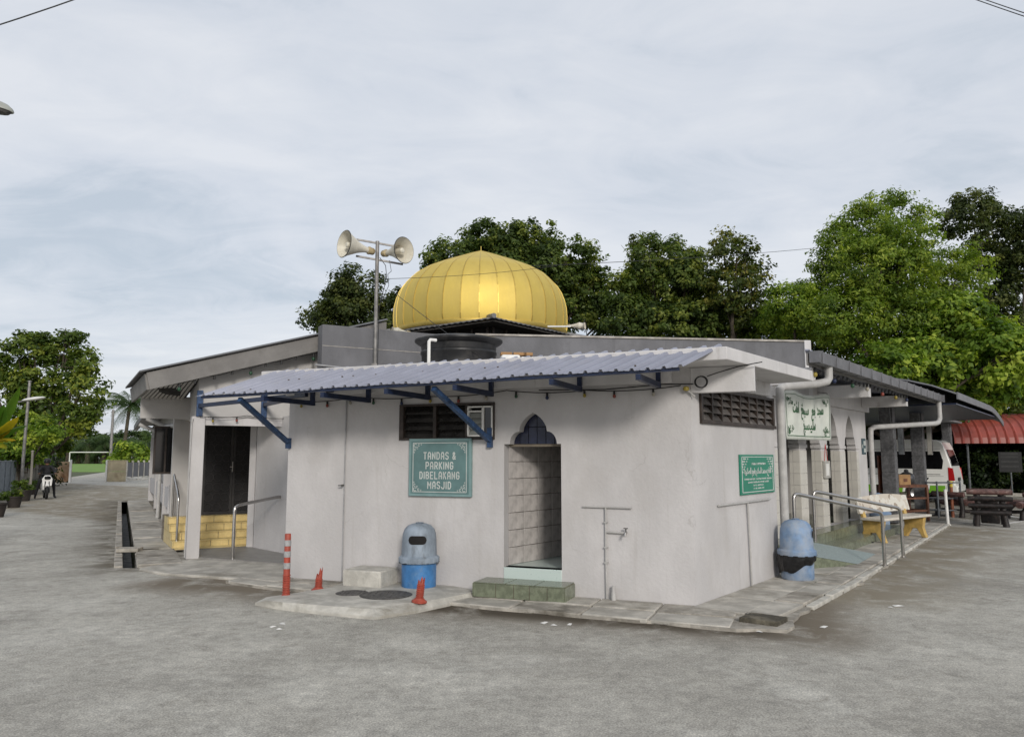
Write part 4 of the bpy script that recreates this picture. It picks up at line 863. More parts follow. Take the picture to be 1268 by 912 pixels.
def drape(me):
    for v in me.vertices:
        u, w = v.co.x / bw_ + .5, v.co.y / bh_ + .5
        off = .022 * sin(u * 17 + w * 1.5) * (.3 + .7 * w) + .012 * sin(u * 31); v.co = Vector((v.co.x, off - .006 - v.co.z, v.co.y - .03 * 4 * u * (1 - u) * w + .02 * sin(u * 9) * w))
def banner_text(body, size, y, fit, **k):
    me = text_mesh(body, size, **k); me.materials.clear(); me.materials.append(BANNERG)
    xs_ = [v.co.x for v in me.vertices]; kx = fit / (max(xs_) - min(xs_)); mx_ = (max(xs_) + min(xs_)) / 2
    for v in me.vertices: v.co.x = (v.co.x - mx_) * kx; v.co.y += y
    drape(me); o = bpy.data.objects.new('arabic_lettering', me); COL.objects.link(o); o.parent = t; stuff(o)
banner_text('\uFE96\uFB6D\uFEE3\uFE8D  \uFECE\uFB6D\uFEE4\uFEF4\uFEB3  \uFECA\uFEE3\uFE8E\uFE9F  \uFEAA\uFEA0\uFEB4\uFEE3', .26, .045, 1.18, bold=.004)
banner_text('\uFECE\uFEF4\uFEB4\uFEF4\uFEE0\uFEB3', .26, -.22, .46, bold=.004)
bm_ = MB(); vs = []
def bstrip(x0, x1, y0, y1, n=24):
    me = MB(); fs = []; vs = []
    for i in range(n + 1):
        for yy in (y0, y1):
            x = x0 + (x1 - x0) * i / n; u, w = x / bw_ + .5, yy / bh_ + .5
            off = .022 * sin(u * 17 + w * 1.5) * (.3 + .7 * w) + .012 * sin(u * 31); vs.append((x, off - .007, yy - .03 * 4 * u * (1 - u) * w + .02 * sin(u * 9) * w))
    for i in range(n): fs.append((2 * i, 2 * i + 2, 2 * i + 3, 2 * i + 1))
    me.add(vs, fs).build('border_line', BANNERG, t)
bstrip(-.74, .74, .335, .343); bstrip(-.74, .74, -.345, -.332); bstrip(-.745, -.735, -.34, .343, 1); bstrip(.735, .745, -.34, .343, 1)
for sx_ in (-1, 1):
    for sz_ in (-1, 1):
        m = MB()
        for k in range(9):
            cx_, cz_ = sx_ * (.70 - random.uniform(0, .12)), sz_ * (.30 - random.uniform(0, .11)); r = random.uniform(.02, .04)
            u, w = cx_ / bw_ + .5, cz_ / bh_ + .5; off = .022 * sin(u * 17 + w * 1.5) * (.3 + .7 * w) + .012 * sin(u * 31) - .009
            a0 = random.uniform(0, 6)
            for a in np.linspace(a0, a0 + 4, 7): m.add([(cx_ + r * cos(a), off, cz_ + r * sin(a)), (cx_ + r * cos(a + .67), off, cz_ + r * sin(a + .67)), (cx_ + r * .55 * cos(a + .67), off, cz_ + r * .55 * sin(a + .67)), (cx_ + r * .55 * cos(a), off, cz_ + r * .55 * sin(a))], [(0, 1, 2, 3)])
        m.build('corner_scroll', BANNERG, t)
for sx_ in (-1, 1): MB().tube([(sx_ * .80, 0, .39), (sx_ * .86, .06, .44), (sx_ * .92, .24, .47)], .005, 5).build('tie_cord', WIRE, t)
# small icon plate by the last arch
t = frame_thing('rule_plate', 'small dark teal plate with white pictograms beside the last arch', 'sign', FB, 9.98, 1.87, AY - .002)
MB().box(-.16, .16, -.012, 0, -.17, .17).build('board', mat('dark_teal', (.03, .07, .085), .5, var=.1), t)
MB().box(.0, .12, -.014, -.0122, -.13, -.04).box(-.02, .05, -.014, -.0122, .02, .12).box(.07, .13, -.014, -.0122, .02, .12).prism([(x, z) for x, z in arc(-.09, 0, .05, pi / 2, 3 * pi / 2, 8)], -.014, -.0122).build('pictograms', SIGNW, t)
# notice pouch hung on a column
t = frame_thing('notice_pouch', 'small grey paper pouch hanging on a tiled arcade column by red string', 'pouch', FB, 7.05, 1.42, AY - .012)
MB().box(-.16, .16, -.05, 0, -.17, .15).build('pouch_body', mat('grey_paper', (.42, .41, .38), .8, var=.1), t, bevel=.01)
MB().box(-.13, .05, -.056, -.0505, -.12, .10).build('sheet', WHITE, t)
MB().tube([(-.1, -.02, .15), (0, -.02, .46), (.1, -.02, .15)], .006, 5).build('string', REDL, t)

# ---- air conditioner in the window
t = frame_thing('window_fan', 'white framed ventilator fitted in the right bay of the brown louvre window', 'ventilator', FA, -2.56, 2.085)
x0, x1, z0, z1 = -.165, .175, -.19, .185
fm = MB()
for (a, b_, c_, d_) in ((x0, x1, z1 - .02, z1), (x0, x1, z0, z0 + .02), (x0, x0 + .02, z0, z1), (x1 - .02, x1, z0, z1), (.03, .06, z0, z1), (x0, .03, z1 - .075, z1 - .055)): fm.box(a, b_, -.035, .06, c_, d_)
fm.build('frame', WHITE, t, bevel=.003)
MB().box(.06, x1 - .02, -.01, .0, z0 + .02, z1 - .02).build('dark_pane', GLASSD, t)
for k in range(4): louvre(Matrix(), x0 + .022, .028, z0 + .055 + k * .068, .075, rad(-32), mat('pale_louvre_glass', (.30, .31, .29), .2, var=.1), t, y=0)

# ---- pipes on the walls
t = frame_thing('standpipe', 'thin white water standpipe with tap on the toilet front wall', 'water pipe', FA, -.985, 0)
MB().tube([(0, -.025, .06), (-.004, -.025, .5), (0, -.025, 1.07)], .010, 8).build('riser', PVC, t, smooth=True)
MB().tube([(-.27, -.025, 1.078), (.0, -.022, 1.075), (.30, -.025, 1.072)], .009, 8).build('cross_pipe', PVC, t, smooth=True)
MB().tube([(0, -.025, .80), (.22, -.027, .795), (.24, -.05, .79)], .012, 8).build('branch', PVC, t, smooth=True)
MB().tube([(.24, -.03, .80), (.24, -.10, .80), (.24, -.115, .765)], .014, 8).build('tap', STEEL, t, smooth=True)
MB().box(.215, .265, -.07, -.055, .845, .855).tube([(.24, -.06, .80), (.24, -.06, .85)], .007, 6).build('tap_handle', IRON, t)
for z in (.45, .62, .90): MB().box(-.022, .022, -.04, -.0, z, z + .015).build('clip', PVC, t)
t = frame_thing('stub_pipe', 'short upright white drain stub at the foot of the standpipe', 'pipe', FA, -.90, .04)
MB().lathe([(0, 0), (.028, 0), (.028, .10), (.022, .11), (.021, .16), (.016, .17), (0, .17)], 14, (0, -.05, 0)).build('stub', PVC, t, smooth=True)
t = frame_thing('wall_conduit', 'thin vertical conduit with small tap running down the toilet front wall', 'pipe', FA, -4.50, 0)
MB().tube([(0, -.013, .06), (0, -.013, 1.3), (.004, -.013, 2.42)], .0095, 6).build('conduit', PVCG, t)
MB().tube([(.0, -.02, 1.28), (-.02, -.06, 1.275)], .012, 6).box(-.055, .01, -.075, -.06, 1.268, 1.282).build('tap', IRON, t)
t = frame_thing('side_wall_pipe', 'thin white T shaped water pipe below the green notice', 'water pipe', FB, 1.55, 0)
MB().tube([(0.02, -.025, .06), (0, -.025, .6), (-.03, -.025, 1.07)], .013, 8).build('riser', PVC, t, smooth=True)
MB().tube([(-.93, -.025, 1.085), (.0, -.022, 1.085), (.78, -.025, 1.09)], .013, 8).build('cross_pipe', PVC, t, smooth=True)
t = frame_thing('cable_coil', 'coil of black cable hanging under the corner roof slab', 'cable', FA, .12, 2.47, -.02)
m = MB()
for k in range(3): m.tube([(.065 * cos(a) + .006 * k, -.02 - .012 * k, .062 * sin(a)) for a in np.linspace(0, 2 * pi, 20)], .007, 5)
m.build('coil', WIRE, t)
MB().tube([(.07, -.02, .06), (.2, -.03, .10), (.42, -.05, .155), (.66, -.06, .19)], .006, 5).build('lead', WIRE, t)
MB().tube([(-.08, -.02, -.02), (-.4, -.02, -.01), (-1.1, -.02, -.05), (-1.9, -.02, -.03)], .007, 5).build('lead', WIRE, t)
o = frame_thing('wall_lamp', 'small yellow bulb holder at the top corner of the toilet wall', 'bulb', FA, -.04, 2.40)
MB().lathe([(0, -.03), (.03, -.02), (.035, .0), (.03, .02), (0, .03)], 12, (0, -.05, 0)).build('bulb', BULBS[0], o, smooth=True)
MB().tube([(0, -.04, 0), (.05, -.03, -.05), (.09, -.02, -.09)], .012, 6).build('holder', PVC, o)

# ---- waste bins
def bin_(label, x, y, rz, body, topm, z=.05, bag='none', s=1.0):
    c = G(x, y, z); t = thing('waste_bin', label, 'waste bin', (c.x, c.y, z), rz, 'blue dome-topped waste bins'); t.scale = (s, s, s)
    MB().lathe([(0, 0), (.215, 0), (.225, .02), (.228, .30), (.232, .36), (0, .36)], 36).build('bin_body', body, t, smooth=True)
    n = 40; prof = [(.262, .335), (.268, .35), (.268, .40), (.250, .415), (.232, .425), (.225, .62), (.218, .70), (.195, .765), (.150, .81), (.09, .832), (0, .838)]
    o = MB().lathe(prof, n).build('bin_hood', topm, t, smooth=True)
    def wrap(u, v, off): a = u / .226; return ((.2265 + off) * sin(a), -(.2265 + off) * cos(a), .635 + v)
    def plate(hw, hh, off):
        m = MB(); us = np.linspace(-hw, hw, 25); vs = []; fs = []
        for u in us:
            e_ = max(0, abs(u) - (hw - hh)); vv = math.sqrt(max(hh * hh - e_ * e_, 1e-6)); vs += [wrap(u, -vv, off), wrap(u, 0, off), wrap(u, vv, off)]
        for i in range(24): fs += [(3 * i, 3 * i + 3, 3 * i + 4, 3 * i + 1), (3 * i + 1, 3 * i + 4, 3 * i + 5, 3 * i + 2)]
        return m.add(vs, fs)
    plate(.132, .066, .003).build('mouth_rim', topm, t); plate(.120, .055, .006).build('mouth', DARK, t)
    MB().lathe([(0, .836), (.05, .838), (.055, .846), (.03, .850), (0, .85)], 16).build('knob', topm, t, smooth=True)
    if bag != 'none':
        m = MB(); n = 44; vs, fs = [], []
        for j, (r0, z0) in enumerate(((.262, .345), (.262, .28), (.256, .20), (.244, .12))):
            for i in range(n):
                a = 2 * pi * i / n; low = bag == 'low'
                hang = (1.0 if low else .22) * (.66 + .42 * sin(a * 1.0 - .35) + .10 * sin(a * 5)); zz_ = .345 - (.345 - z0) * hang * (1.05 if low else .8)
                rr = r0 + .010 * sin(a * 11 + j) + .006 * sin(a * 23); vs.append((rr * cos(a), rr * sin(a), zz_))
        for j in range(3):
            for i in range(n): fs.append((j * n + i, j * n + (i + 1) % n, (j + 1) * n + (i + 1) % n, (j + 1) * n + i))
        m.add(vs, fs).build('bin_bag', BAG, t, smooth=True)
    return t
bin_('weathered grey-topped blue waste bin beside the cement block on the toilet wall', 518.5, 727.5, rad(0), BINB, BINW, .06, 'high', .93)
bin_('faded blue waste bin with sagging black bag by the downpipe', 988, 716, rad(75), BINF, BINF, .055, 'low', .92)
bin_('faded blue waste bin behind the yellow-legged bench at the arcade end', 1089, 656, rad(40), BINF, BINF, .055, 'none', .95)

# ---- concrete block
c = G(474, 725, .06); t = frame_thing('cement_block', 'pale weathered cement block against the toilet wall left of the bin', 'block', FA, -3.88, .05)
m = MB().box(-.32, .22, -.46, -.03, 0, .225).build('block_body', CONC2, t, bevel=.018)

# ---- flexible posts
def post(label, x, y, h, broken, tilt=(0, 0), z=.085):
    c = G(x, y, z); t = thing('delineator_post', label, 'traffic post', (c.x, c.y, z), random.uniform(0, 6), 'orange flexible posts on the cement pad')
    t.rotation_euler = (tilt[0], tilt[1], 0); t.scale = (.80, .80, 1.0 if not broken else .82)
    MB().lathe([(0, 0), (.105, 0), (.105, .018), (.085, .03), (.062, .05), (.055, .06), (0, .06)], 24).build('base', ORANGE, t, smooth=True)
    pr = [(.052, .05)]; z_ = .06
    while z_ < min(.28, h - .02): pr += [(.056, z_), (.056, z_ + .008), (.047, z_ + .012), (.047, z_ + .020)]; z_ += .026
    if not broken:
        pr += [(.047, .30), (.044, h - .01), (.04, h), (0, h)]; MB().lathe(pr, 24).build('post', ORANGE, t, smooth=True)
        for z1 in (.345, .475, .60): MB().lathe([(.0465, z1), (.049, z1 + .003), (.049, z1 + .065), (.0465, z1 + .068)], 24).build('reflective_band', REFL, t, smooth=True)
    else:
        n = 28; m = MB(); vs, fs = [], []; rows = pr[1:]
        zmax = rows[-1][1]
        for (r, z1) in rows: vs += [(r * cos(2 * pi * i / n), r * sin(2 * pi * i / n), z1) for i in range(n)]
        vs += [(.046 * cos(2 * pi * i / n), .046 * sin(2 * pi * i / n), zmax + .02 + max(0, broken * (.5 + .5 * sin(2 * pi * i / n + 1.1)) + .025 * sin(5 * 2 * pi * i / n) + .012 * sin(11 * i))) for i in range(n)]
        for j in range(len(rows)):
            for i in range(n): fs.append((j * n + i, j * n + (i + 1) % n, (j + 1) * n + (i + 1) % n, (j + 1) * n + i))
        o = m.add(vs, fs).build('post_stump', ORANGE, t, smooth=True); md = o.modifiers.new('t', 'SOLIDIFY'); md.thickness = .005
    return t
post('intact orange flexible post with grey reflective bands at the pad corner', 354, 742, .74, 0, z=.03)
post('torn-off orange post stump with jagged split top beside the intact post', 394, 731, .20, .12, (.02, .05), z=.03)
post('leaning orange post stump in front of the weathered bin', 519, 745, .24, .05, (.03, .10))

# ---- handrails
def rail(name, label, pts, r=.022, posts=(), group=None):
    o0 = Vector(pts[0]); t = thing(name, label, 'handrail', tuple(o0), 0, group)
    P = [Vector(p) - o0 for p in pts]
    rp_ = [P[0]]
    for i in range(1, len(P) - 1):
        a, b_, c_ = P[i - 1], P[i], P[i + 1]; k = min(.09, (a - b_).length * .4, (c_ - b_).length * .4)
        u, w = b_ + (a - b_).normalized() * k, b_ + (c_ - b_).normalized() * k
        rp_ += [u.lerp(b_, s).lerp(b_.lerp(w, s), s) for s in (0, .25, .5, .75, 1)]
    rp_.append(P[-1]); MB().tube(rp_, r, 12).build('rail', STEEL, t, smooth=True)
    for p in posts:
        if len(p) == 2: MB().tube([Vector(p[0]) - o0, Vector(p[1]) - o0], r * .9, 10).build('post', STEEL, t, smooth=True)
        else: MB(Matrix.Translation(Vector(p) - o0)).lathe([(0, 0), (.045, 0), (.045, .008), (.025, .014), (0, .014)], 16).build('foot_flange', STEEL, t, smooth=True)
    return t
p1 = G(288, 692, .045); p2 = G(347.5, 683, .055)
rail('handrail', 'stainless steel handrail between the porch column and the toilet wall corner', [p1, p1 + Vector((0, 0, .83)), p2 + Vector((0, 0, .93)), p2], .026, [tuple(p1), tuple(p2)])
for x, lab in ((.07, 'stainless stair rail on the column side of the yellow steps'), (1.50, 'stainless stair rail on the wall side of the yellow steps')):
    a = FY @ Vector((x, .12, .05 + rs)); b_ = FY @ Vector((x, .95, .05 + 4 * rs))
    rail('stair_rail', lab, [a, a + Vector((0, 0, .78)), b_ + Vector((0, 0, .80)), b_], .02)
for (ba, da, bb, db, lab, lowend) in ((4.57, .90, 3.05, .10, 'stainless ramp handrail on the bin side of the ramp', 0), (5.74, .92, 4.45, -.05, 'stainless ramp handrail on the bench side of the ramp', 1)):
    a = FB @ Vector((ba, -da, .055)); b_ = FB @ Vector((bb, -db, .34 if lowend else .36))
    rail('ramp_rail', lab, [a, a + Vector((0, 0, .77)), b_ + Vector((0, 0, .78)), b_], .026, [tuple(a)])
rp4 = [lb(4.35, .58), lb(5.80, .50), lb(4.50, -.22), lb(3.0, -.10)]
t = thing('ramp', 'pale blue-green wheelchair ramp rising to the arcade', 'ramp')
MB().add([(*rp4[0].xy, .03), (*rp4[1].xy, .03), (*rp4[2].xy, .03), (*rp4[3].xy, .03), (*rp4[0].xy, .065), (*rp4[1].xy, .065), (*rp4[2].xy, .34), (*rp4[3].xy, .34)], [(0, 3, 2, 1), (4, 5, 6, 7), (0, 1, 5, 4), (1, 2, 6, 5), (2, 3, 7, 6), (3, 0, 4, 7)]).build('ramp_body', TILEG, t)
MB().add([(p.x, p.y, z) for p, z in zip(rp4, (.069, .069, .344, .344))], [(0, 1, 2, 3)]).build('ramp_surface', RAMPM, t)

# ---- sandals
for k, (x, y, a, lab) in enumerate(((1062, 671, .3, 'black slip-on sandal on its own nearer the ramp'), (1068, 669.5, .9, 'black sandal lying between the other two'), (1076, 671, 1.6, 'black sandal closest to the yellow bench leg'))):
    c = G(x, y, .057); t = thing('sandal', lab, 'sandal', (c.x, c.y, .058), a, 'black sandals left by the steps')
    MB().prism([(.13, .0), (.12, .04), (.05, .05), (-.05, .035), (-.12, .03), (-.135, 0), (-.12, -.03), (-.05, -.035), (.05, -.045), (.12, -.035)], 0, .022, (), 'z').build('sole', BLACKP, t, bevel=.005)
    m = MB(); m.tube([(.03, -.045, .015), (.035, -.03, .05), (.04, 0, .06), (.035, .035, .05), (.03, .048, .015)], .014, 6).build('strap', BLACKP, t, smooth=True)

# ---- litter on the asphalt
for k, (x, y, w) in enumerate(((674, 771, .05), (686, 774, .035), (705, 773, .04), (1112, 750, .06), (1020, 776, .05), (940, 782, .035), (1103, 752, .03), (350, 772, .05), (338, 776, .035), (346, 779, .03))):
    c = G(x, y); t = thing('paper_scrap', 'tiny white paper scrap lying on the grey asphalt', 'litter', (c.x, c.y, .002), random.uniform(0, 6), 'white scraps on the asphalt')
    MB().add([(-w, -w * .4, 0), (w, -w * .5, .004), (w * .9, w * .5, .001), (-w * .8, w * .6, .006), (0, .0, .014)], [(0, 1, 4), (1, 2, 4), (2, 3, 4), (3, 0, 4)]).build('scrap', WHITE, t)

# ---- park benches
MOS = bpy.data.materials.new('bench_mosaic'); MOS.use_nodes = True
nt = MOS.node_tree; nb = nt.nodes['Principled BSDF']; nb.inputs['Roughness'].default_value = .35
tc = nt.nodes.new('ShaderNodeTexCoord'); vo = nt.nodes.new('ShaderNodeTexVoronoi'); vo.inputs['Scale'].default_value = 9; vo.distance = 'MANHATTAN'; nt.links.new(tc.outputs['Object'], vo.inputs[0])
rr = nt.nodes.new('ShaderNodeValToRGB'); rr.color_ramp.interpolation = 'CONSTANT'; nt.links.new(vo.outputs['Color'], rr.inputs[0])
e = rr.color_ramp.elements; e[0].color = (.60, .57, .50, 1); e[1].position = .74; e[1].color = (.30, .24, .18, 1); k = e.new(.45); k.color = (.52, .46, .38, 1); k = e.new(.86); k.color = (.62, .60, .55, 1); nt.links.new(rr.outputs[0], nb.inputs['Base Color'])
SEATM = mat('bench_seat', (.57, .53, .46), .4, var=.1, scale=6, stain=(.36, .31, .26), sscale=7, sramp=(.55, .8))
def bench(label, x, y, ang):
    p = G(x, y, .055); t = thing('park_bench', label, 'bench', tuple(p), ang)
    L_ = 2.0                                            # x along, y towards the wall
    for x in (.10, L_ - .26):
        prof = [(.02, 0), (.11, 0), (.13, .05), (.20, .17), (.30, .17), (.38, .05), (.40, 0), (.50, 0), (.48, .10), (.44, .22), (.45, .36), (.50, .52), (.56, .74), (.50, .75), (.44, .56), (.40, .42), (.04, .40), (.06, .30), (.08, .20), (.05, .08)]
        MB().prism(prof, x, x + .10, (), 'x').build('leg', YELLOWC, t, bevel=.012)
    MB().box(0, L_, .0, .44, .40, .45).build('seat', SEATM, t, bevel=.012)
    M_ = Matrix.Translation((0, .43, .52)) @ Matrix.Rotation(rad(-13), 4, 'X')
    xs = [i * L_ / 12 for i in range(13)]; top = [(x, .30 + .05 * sin(pi * x / L_)) for x in xs]
    MB(M_).prism([(0, 0), (L_, 0)] + top[::-1], 0, .045).build('backrest', MOS, t, bevel=.008)
bench('mosaic-backed park bench with yellow curved legs behind the ramp rails', 1095, 673, rad(38))

# ================================================================== RIGHT-HAND YARD
# ---- carport behind the arcade
cp = thing('carport', 'open carport with arched grey metal roof on dark stone columns', 'carport')
vs, fs = [], []; nk, na = 60, 10
for k in range(nk + 1):
    x = 13.15 + 9.6 * k / nk; dz = .02 if k % 2 else 0; drop = -.35 * max(0, (x - 19.5) / 3.2) ** 1.6
    for j in range(na + 1):
        y = -.80 + 5.2 * j / na; vs.append((x, y, 3.16 + .62 * sin(pi * (j / na) * .92) ** .8 + dz + drop))
for k in range(nk):
    for j in range(na): a = k * (na + 1) + j; fs.append((a, a + na + 1, a + na + 2, a + 1))
o = MB(FB).add(vs, fs).build('arched_roof', ROOFG, cp, smooth=False); md = o.modifiers.new('t', 'SOLIDIFY'); md.thickness = .02
for k in range(13):
    x = 13.15 + k * .74; dr0 = -.35 * max(0, (x - 19.5) / 3.2) ** 1.6; dr1 = -.35 * max(0, (x + .73 - 19.5) / 3.2) ** 1.6
    MB(FB).add([(x, -.84, 3.02 + dr0), (x + .73, -.84, 3.02 + dr1), (x + .73, -.84, 3.19 + dr1), (x, -.84, 3.19 + dr0), (x, -.80, 3.02 + dr0), (x + .73, -.80, 3.02 + dr1), (x + .73, -.80, 3.19 + dr1), (x, -.80, 3.19 + dr0)], [(0, 1, 2, 3), (7, 6, 5, 4), (0, 4, 5, 1), (1, 5, 6, 2), (2, 6, 7, 3), (3, 7, 4, 0)]).build('fascia_panel', GUTTER, cp, bevel=.006)
MB(FB).box(13.2, 22.6, -.78, 4.4, 2.90, 2.93).build('ceiling', NAVY, cp)
MB(FB).box(22.7, 26.6, .9, 4.4, 2.93, 3.0).build('rear_roof', ROOFG, cp)
for (b, d) in ((13.25, .78), (17.0, .78), (25.9, 1.35)):
    col = MB(FB).box(b - .15, b + .15, d - .15, d + .15, .02, 2.92).build('column', STONE, cp)
    for j in range(7): MB(FB).box(b - .157, b + .157, d - .157, d + .157, .03 + j * .41, .425 + j * .41).build('stone_block', STONE, col, bevel=.006)
    MB(FB).prism([(b - .157, 2.3), (b + .157, 2.3), (b + .35, 2.91), (b - .35, 2.91)], d - .12, d + .12).build('capital', STONE, cp)
for (b, d, lab) in ((13.55, .55, 'slim dark column speaker on the carport column by the arcade'), (17.15, .50, 'slim pale column speaker on the middle carport column')):
    q = FB @ Vector((b, d, 2.10)); t = thing('column_speaker', lab, 'speaker', tuple(q), BA, 'column speakers under the carport')
    MB().box(-.07, .07, -.06, .06, -.40, .42).build('cabinet', RACKM if b < 15 else mat('beige_cabinet', (.30, .29, .26), .6, var=.1), t, bevel=.01)
    MB().box(-.055, .055, -.066, -.0605, -.37, .39).build('grille_cloth', BLACKP, t)

# ---- van
vo_ = FB @ Vector((23.35, .80, 0)); VA = BA - pi / 2
t = thing('hearse_van', 'white high-roof van with green lettering and lower stripe parked under the carport', 'van', tuple(vo_), VA)
def warch(cx, r=.40, n=10): return [(cx + r * cos(a), .36 + r * sin(a)) for a in np.linspace(0, pi, n)]
body = [(-.02, .36), (.0, .75), (-.05, 1.10), (-.13, 1.45), (-.27, 1.95), (-.36, 2.16), (-.50, 2.245), (-.9, 2.285), (-3.4, 2.28), (-3.95, 2.17), (-4.35, 1.85), (-4.95, 1.18), (-5.3, .98), (-5.38, .75), (-5.36, .36)]
low = [(-5.36, .36)] + [(-4.65 + .40 * cos(a), .36 + .40 * sin(a)) for a in np.linspace(pi, 0, 10)] + [(-1.25 + .40 * cos(a), .36 + .40 * sin(a)) for a in np.linspace(pi, 0, 10)] + [(-.02, .36)]
poly = body[:-1] + low[:-1]
MB().prism(poly, 0, 1.88).build('body', VANW, t, bevel=.07, seg=3)
MB().prism([(-.02 - .36, 1.20), (-.33, 1.50), (-.42, 1.84), (-1.98, 1.84), (-1.98, 1.22)], -.006, .02).build('side_window', GLASSD, t, bevel=.02)
MB().prism([(-2.06, 1.22), (-2.06, 1.84), (-3.45, 1.84), (-3.45, 1.22)], -.006, .02).build('side_window', GLASSD, t, bevel=.02)
MB().prism([(-3.55, 1.24), (-3.55, 1.82), (-4.15, 1.80), (-4.72, 1.24)], -.006, .02).build('cab_window', GLASSD, t, bevel=.02)
MB().add([(-.11, .16, 1.32), (-.11, 1.72, 1.32), (-.27, 1.64, 1.90), (-.27, .24, 1.90), (-.075, .16, 1.32), (-.075, 1.72, 1.32), (-.235, 1.64, 1.90), (-.235, .24, 1.90)], [(0, 1, 2, 3), (7, 6, 5, 4), (0, 4, 5, 1), (1, 5, 6, 2), (2, 6, 7, 3), (3, 7, 4, 0)]).build('rear_window', GLASSD, t, bevel=.01)
for y in (-.014, 1.83): MB().prism([(-.20, .80), (-.005, .80), (-.045, 1.24), (-.20, 1.27)], y, y + .06).build('tail_light', REDL, t, bevel=.01)
MB().prism([(-.02, .36), (.06, .40), (.07, .60), (.0, .64), (-.3, .62), (-.3, .36)], -.012, 1.892).build('rear_bumper', VANW, t, bevel=.03, seg=3)
MB().prism([(-.32, .36), (-.32, .62), (-.80, .62), (-.85, .36)], -.006, .02).build('green_stripe', VANG, t)
MB().prism([(-1.72, .36), (-1.68, .62), (-4.2, .62), (-4.23, .36)], -.006, .02).build('green_stripe', VANG, t)
MB().box(-3.4, -.45, -.008, .01, 1.005, 1.022).build('slide_rail', BLACKP, t)
MB().box(-3.6, -.40, -.004, .01, 1.915, 1.925).build('roof_seam', RACKM, t)
MB().prism([(-.98, .82), (-.86, .82), (-.82, .90), (-.94, .90)], -.005, .004).box(-1.0, -.35, -.005, .004, .945, .953).build('emblem', BLACKP, t)
MB().box(.005, .02, .70, 1.18, .78, .90).build('number_plate', BLACKP, t)
for x in (-1.25, -4.65):
    for y in (.10, 1.78):
        M_ = Matrix.Translation((x, y, .335)) @ Matrix.Rotation(pi / 2, 4, 'X')
        w = MB(M_).lathe([(.21, -.095), (.30, -.10), (.335, -.07), (.335, .07), (.30, .10), (.21, .095)], 28).build('wheel', TYRE, t, smooth=True)
        MB(M_).lathe([(0, .04), (.07, .05), (.10, .03), (.19, .06), (.215, .09), (.215, -.09), (0, -.09)], 24).build('rim', RIM, w, smooth=True)
text_obj('lettering', 'VAN JENAZAH', .20, VANG, t, (-1.55, -.0035, 2.00), bold=.006, sx=1.12)
text_obj('lettering', 'JENAZAH', .24, VANG, t, (-3.0, -.0035, .72), bold=.004, sx=1.2)

# ---- things stacked by the carport
q = FB @ Vector((14.2, .72, .0)); t = thing('wooden_shelf_table', 'brown wooden slatted table shelf beside the carport column', 'table', (q.x, q.y, .0), BA - rad(30))
for x in (-.55, .55):
    for y in (-.28, .28): MB().box(x - .03, x + .03, y - .03, y + .03, 0, .92).build('leg', WOODB, t, bevel=.004)
for z in (.24, .56, .86): MB().box(-.58, .58, -.30, -.27, z, z + .05).box(-.58, .58, .27, .30, z, z + .05).box(-.56, -.53, -.26, .26, z, z + .05).box(.53, .56, -.26, .26, z, z + .05).build('shelf_rail', WOODB, t)
for k in range(5): MB().box(-.58, .58, -.29 + k * .12, -.19 + k * .12, .912, .93).build('slat', WOODB, t)
MB().box(-.52, .52, -.25, .25, .585, .60).build('shelf', BLACKP, t)
def fixed(label, name, cat, F_, b, d, z, rz=0, group=None): q = F_ @ Vector((b, d, z)); return thing(name, label, cat, tuple(q), rz, group)
t = fixed('brown cardboard box sitting on the wooden slatted table', 'cardboard_box', 'box', FB, 13.95, .70, .93, BA - rad(30))
MB().box(-.20, .20, -.15, .15, 0, .26).build('carton', CARD, t, bevel=.006); MB().box(-.20, .20, -.02, .02, .258, .262).build('tape', mat('tape', (.45, .33, .18), .4), t); MB().box(-.05, .08, -.152, -.1495, .08, .16).build('print_mark', WOODB, t)
for (b, d, r, lab) in ((14.35, .78, .13, 'small dull metal pot with lid on the wooden table'), (14.75, .70, .20, 'large dull metal kettle pot with domed lid on the wooden table')):
    t = fixed(lab, 'metal_pot', 'pot', FB, b, d, .93 if r < .15 else .93, 0)
    MB().lathe([(0, 0), (r * .8, 0), (r, r * .3), (r, r * .9), (r * .9, r * 1.2), (r * .55, r * 1.45), (r * .25, r * 1.6), (r * .3, r * 1.75), (r * .2, r * 1.9), (0, r * 1.95)], 24).build('pot_body', POTM, t, smooth=True)
    MB().tube([(-r * 1.0, 0, r * .8), (-r * 1.35, 0, r * .9), (-r * 1.35, 0, r * .5), (-r, 0, r * .4)], .012, 6).build('handle', POTM, t)
t = fixed('red-brown wooden panel standing upright behind the cardboard box', 'upright_board', 'board', FB, 13.45, .95, .02, BA - rad(35))
MB().box(-.20, .20, -.02, .02, 0, 1.66).build('board', WOODR, t, bevel=.004)
for z in (.05, .8, 1.55): MB().box(-.20, .20, -.035, -.021, z, z + .07).build('batten', WOODR, t)
for x in (-.20, .14): MB().box(x, x + .06, -.034, -.0205, .12, 1.55).build('batten', WOODR, t)
t = fixed('grey metal wire rack with tilted shelves next to the van wheel', 'metal_rack', 'rack', FB, 16.3, .10, .0, BA - rad(38))
for x in (-.38, .38):
    for y in (-.2, .2): MB().box(x - .018, x + .018, y - .018, y + .018, 0, .98).build('post', RACKM, t)
for z in (.18, .50, .92):
    MB().box(-.40, .40, -.22, -.20, z, z + .03).box(-.40, .40, .20, .22, z, z + .03).box(-.40, -.38, -.20, .20, z, z + .03).box(.38, .40, -.2, .2, z, z + .03).build('shelf_frame', RACKM, t)
    MB().box(-.37, .37, -.19, .19, z + .01, z + .016).build('shelf', RACKM, t)

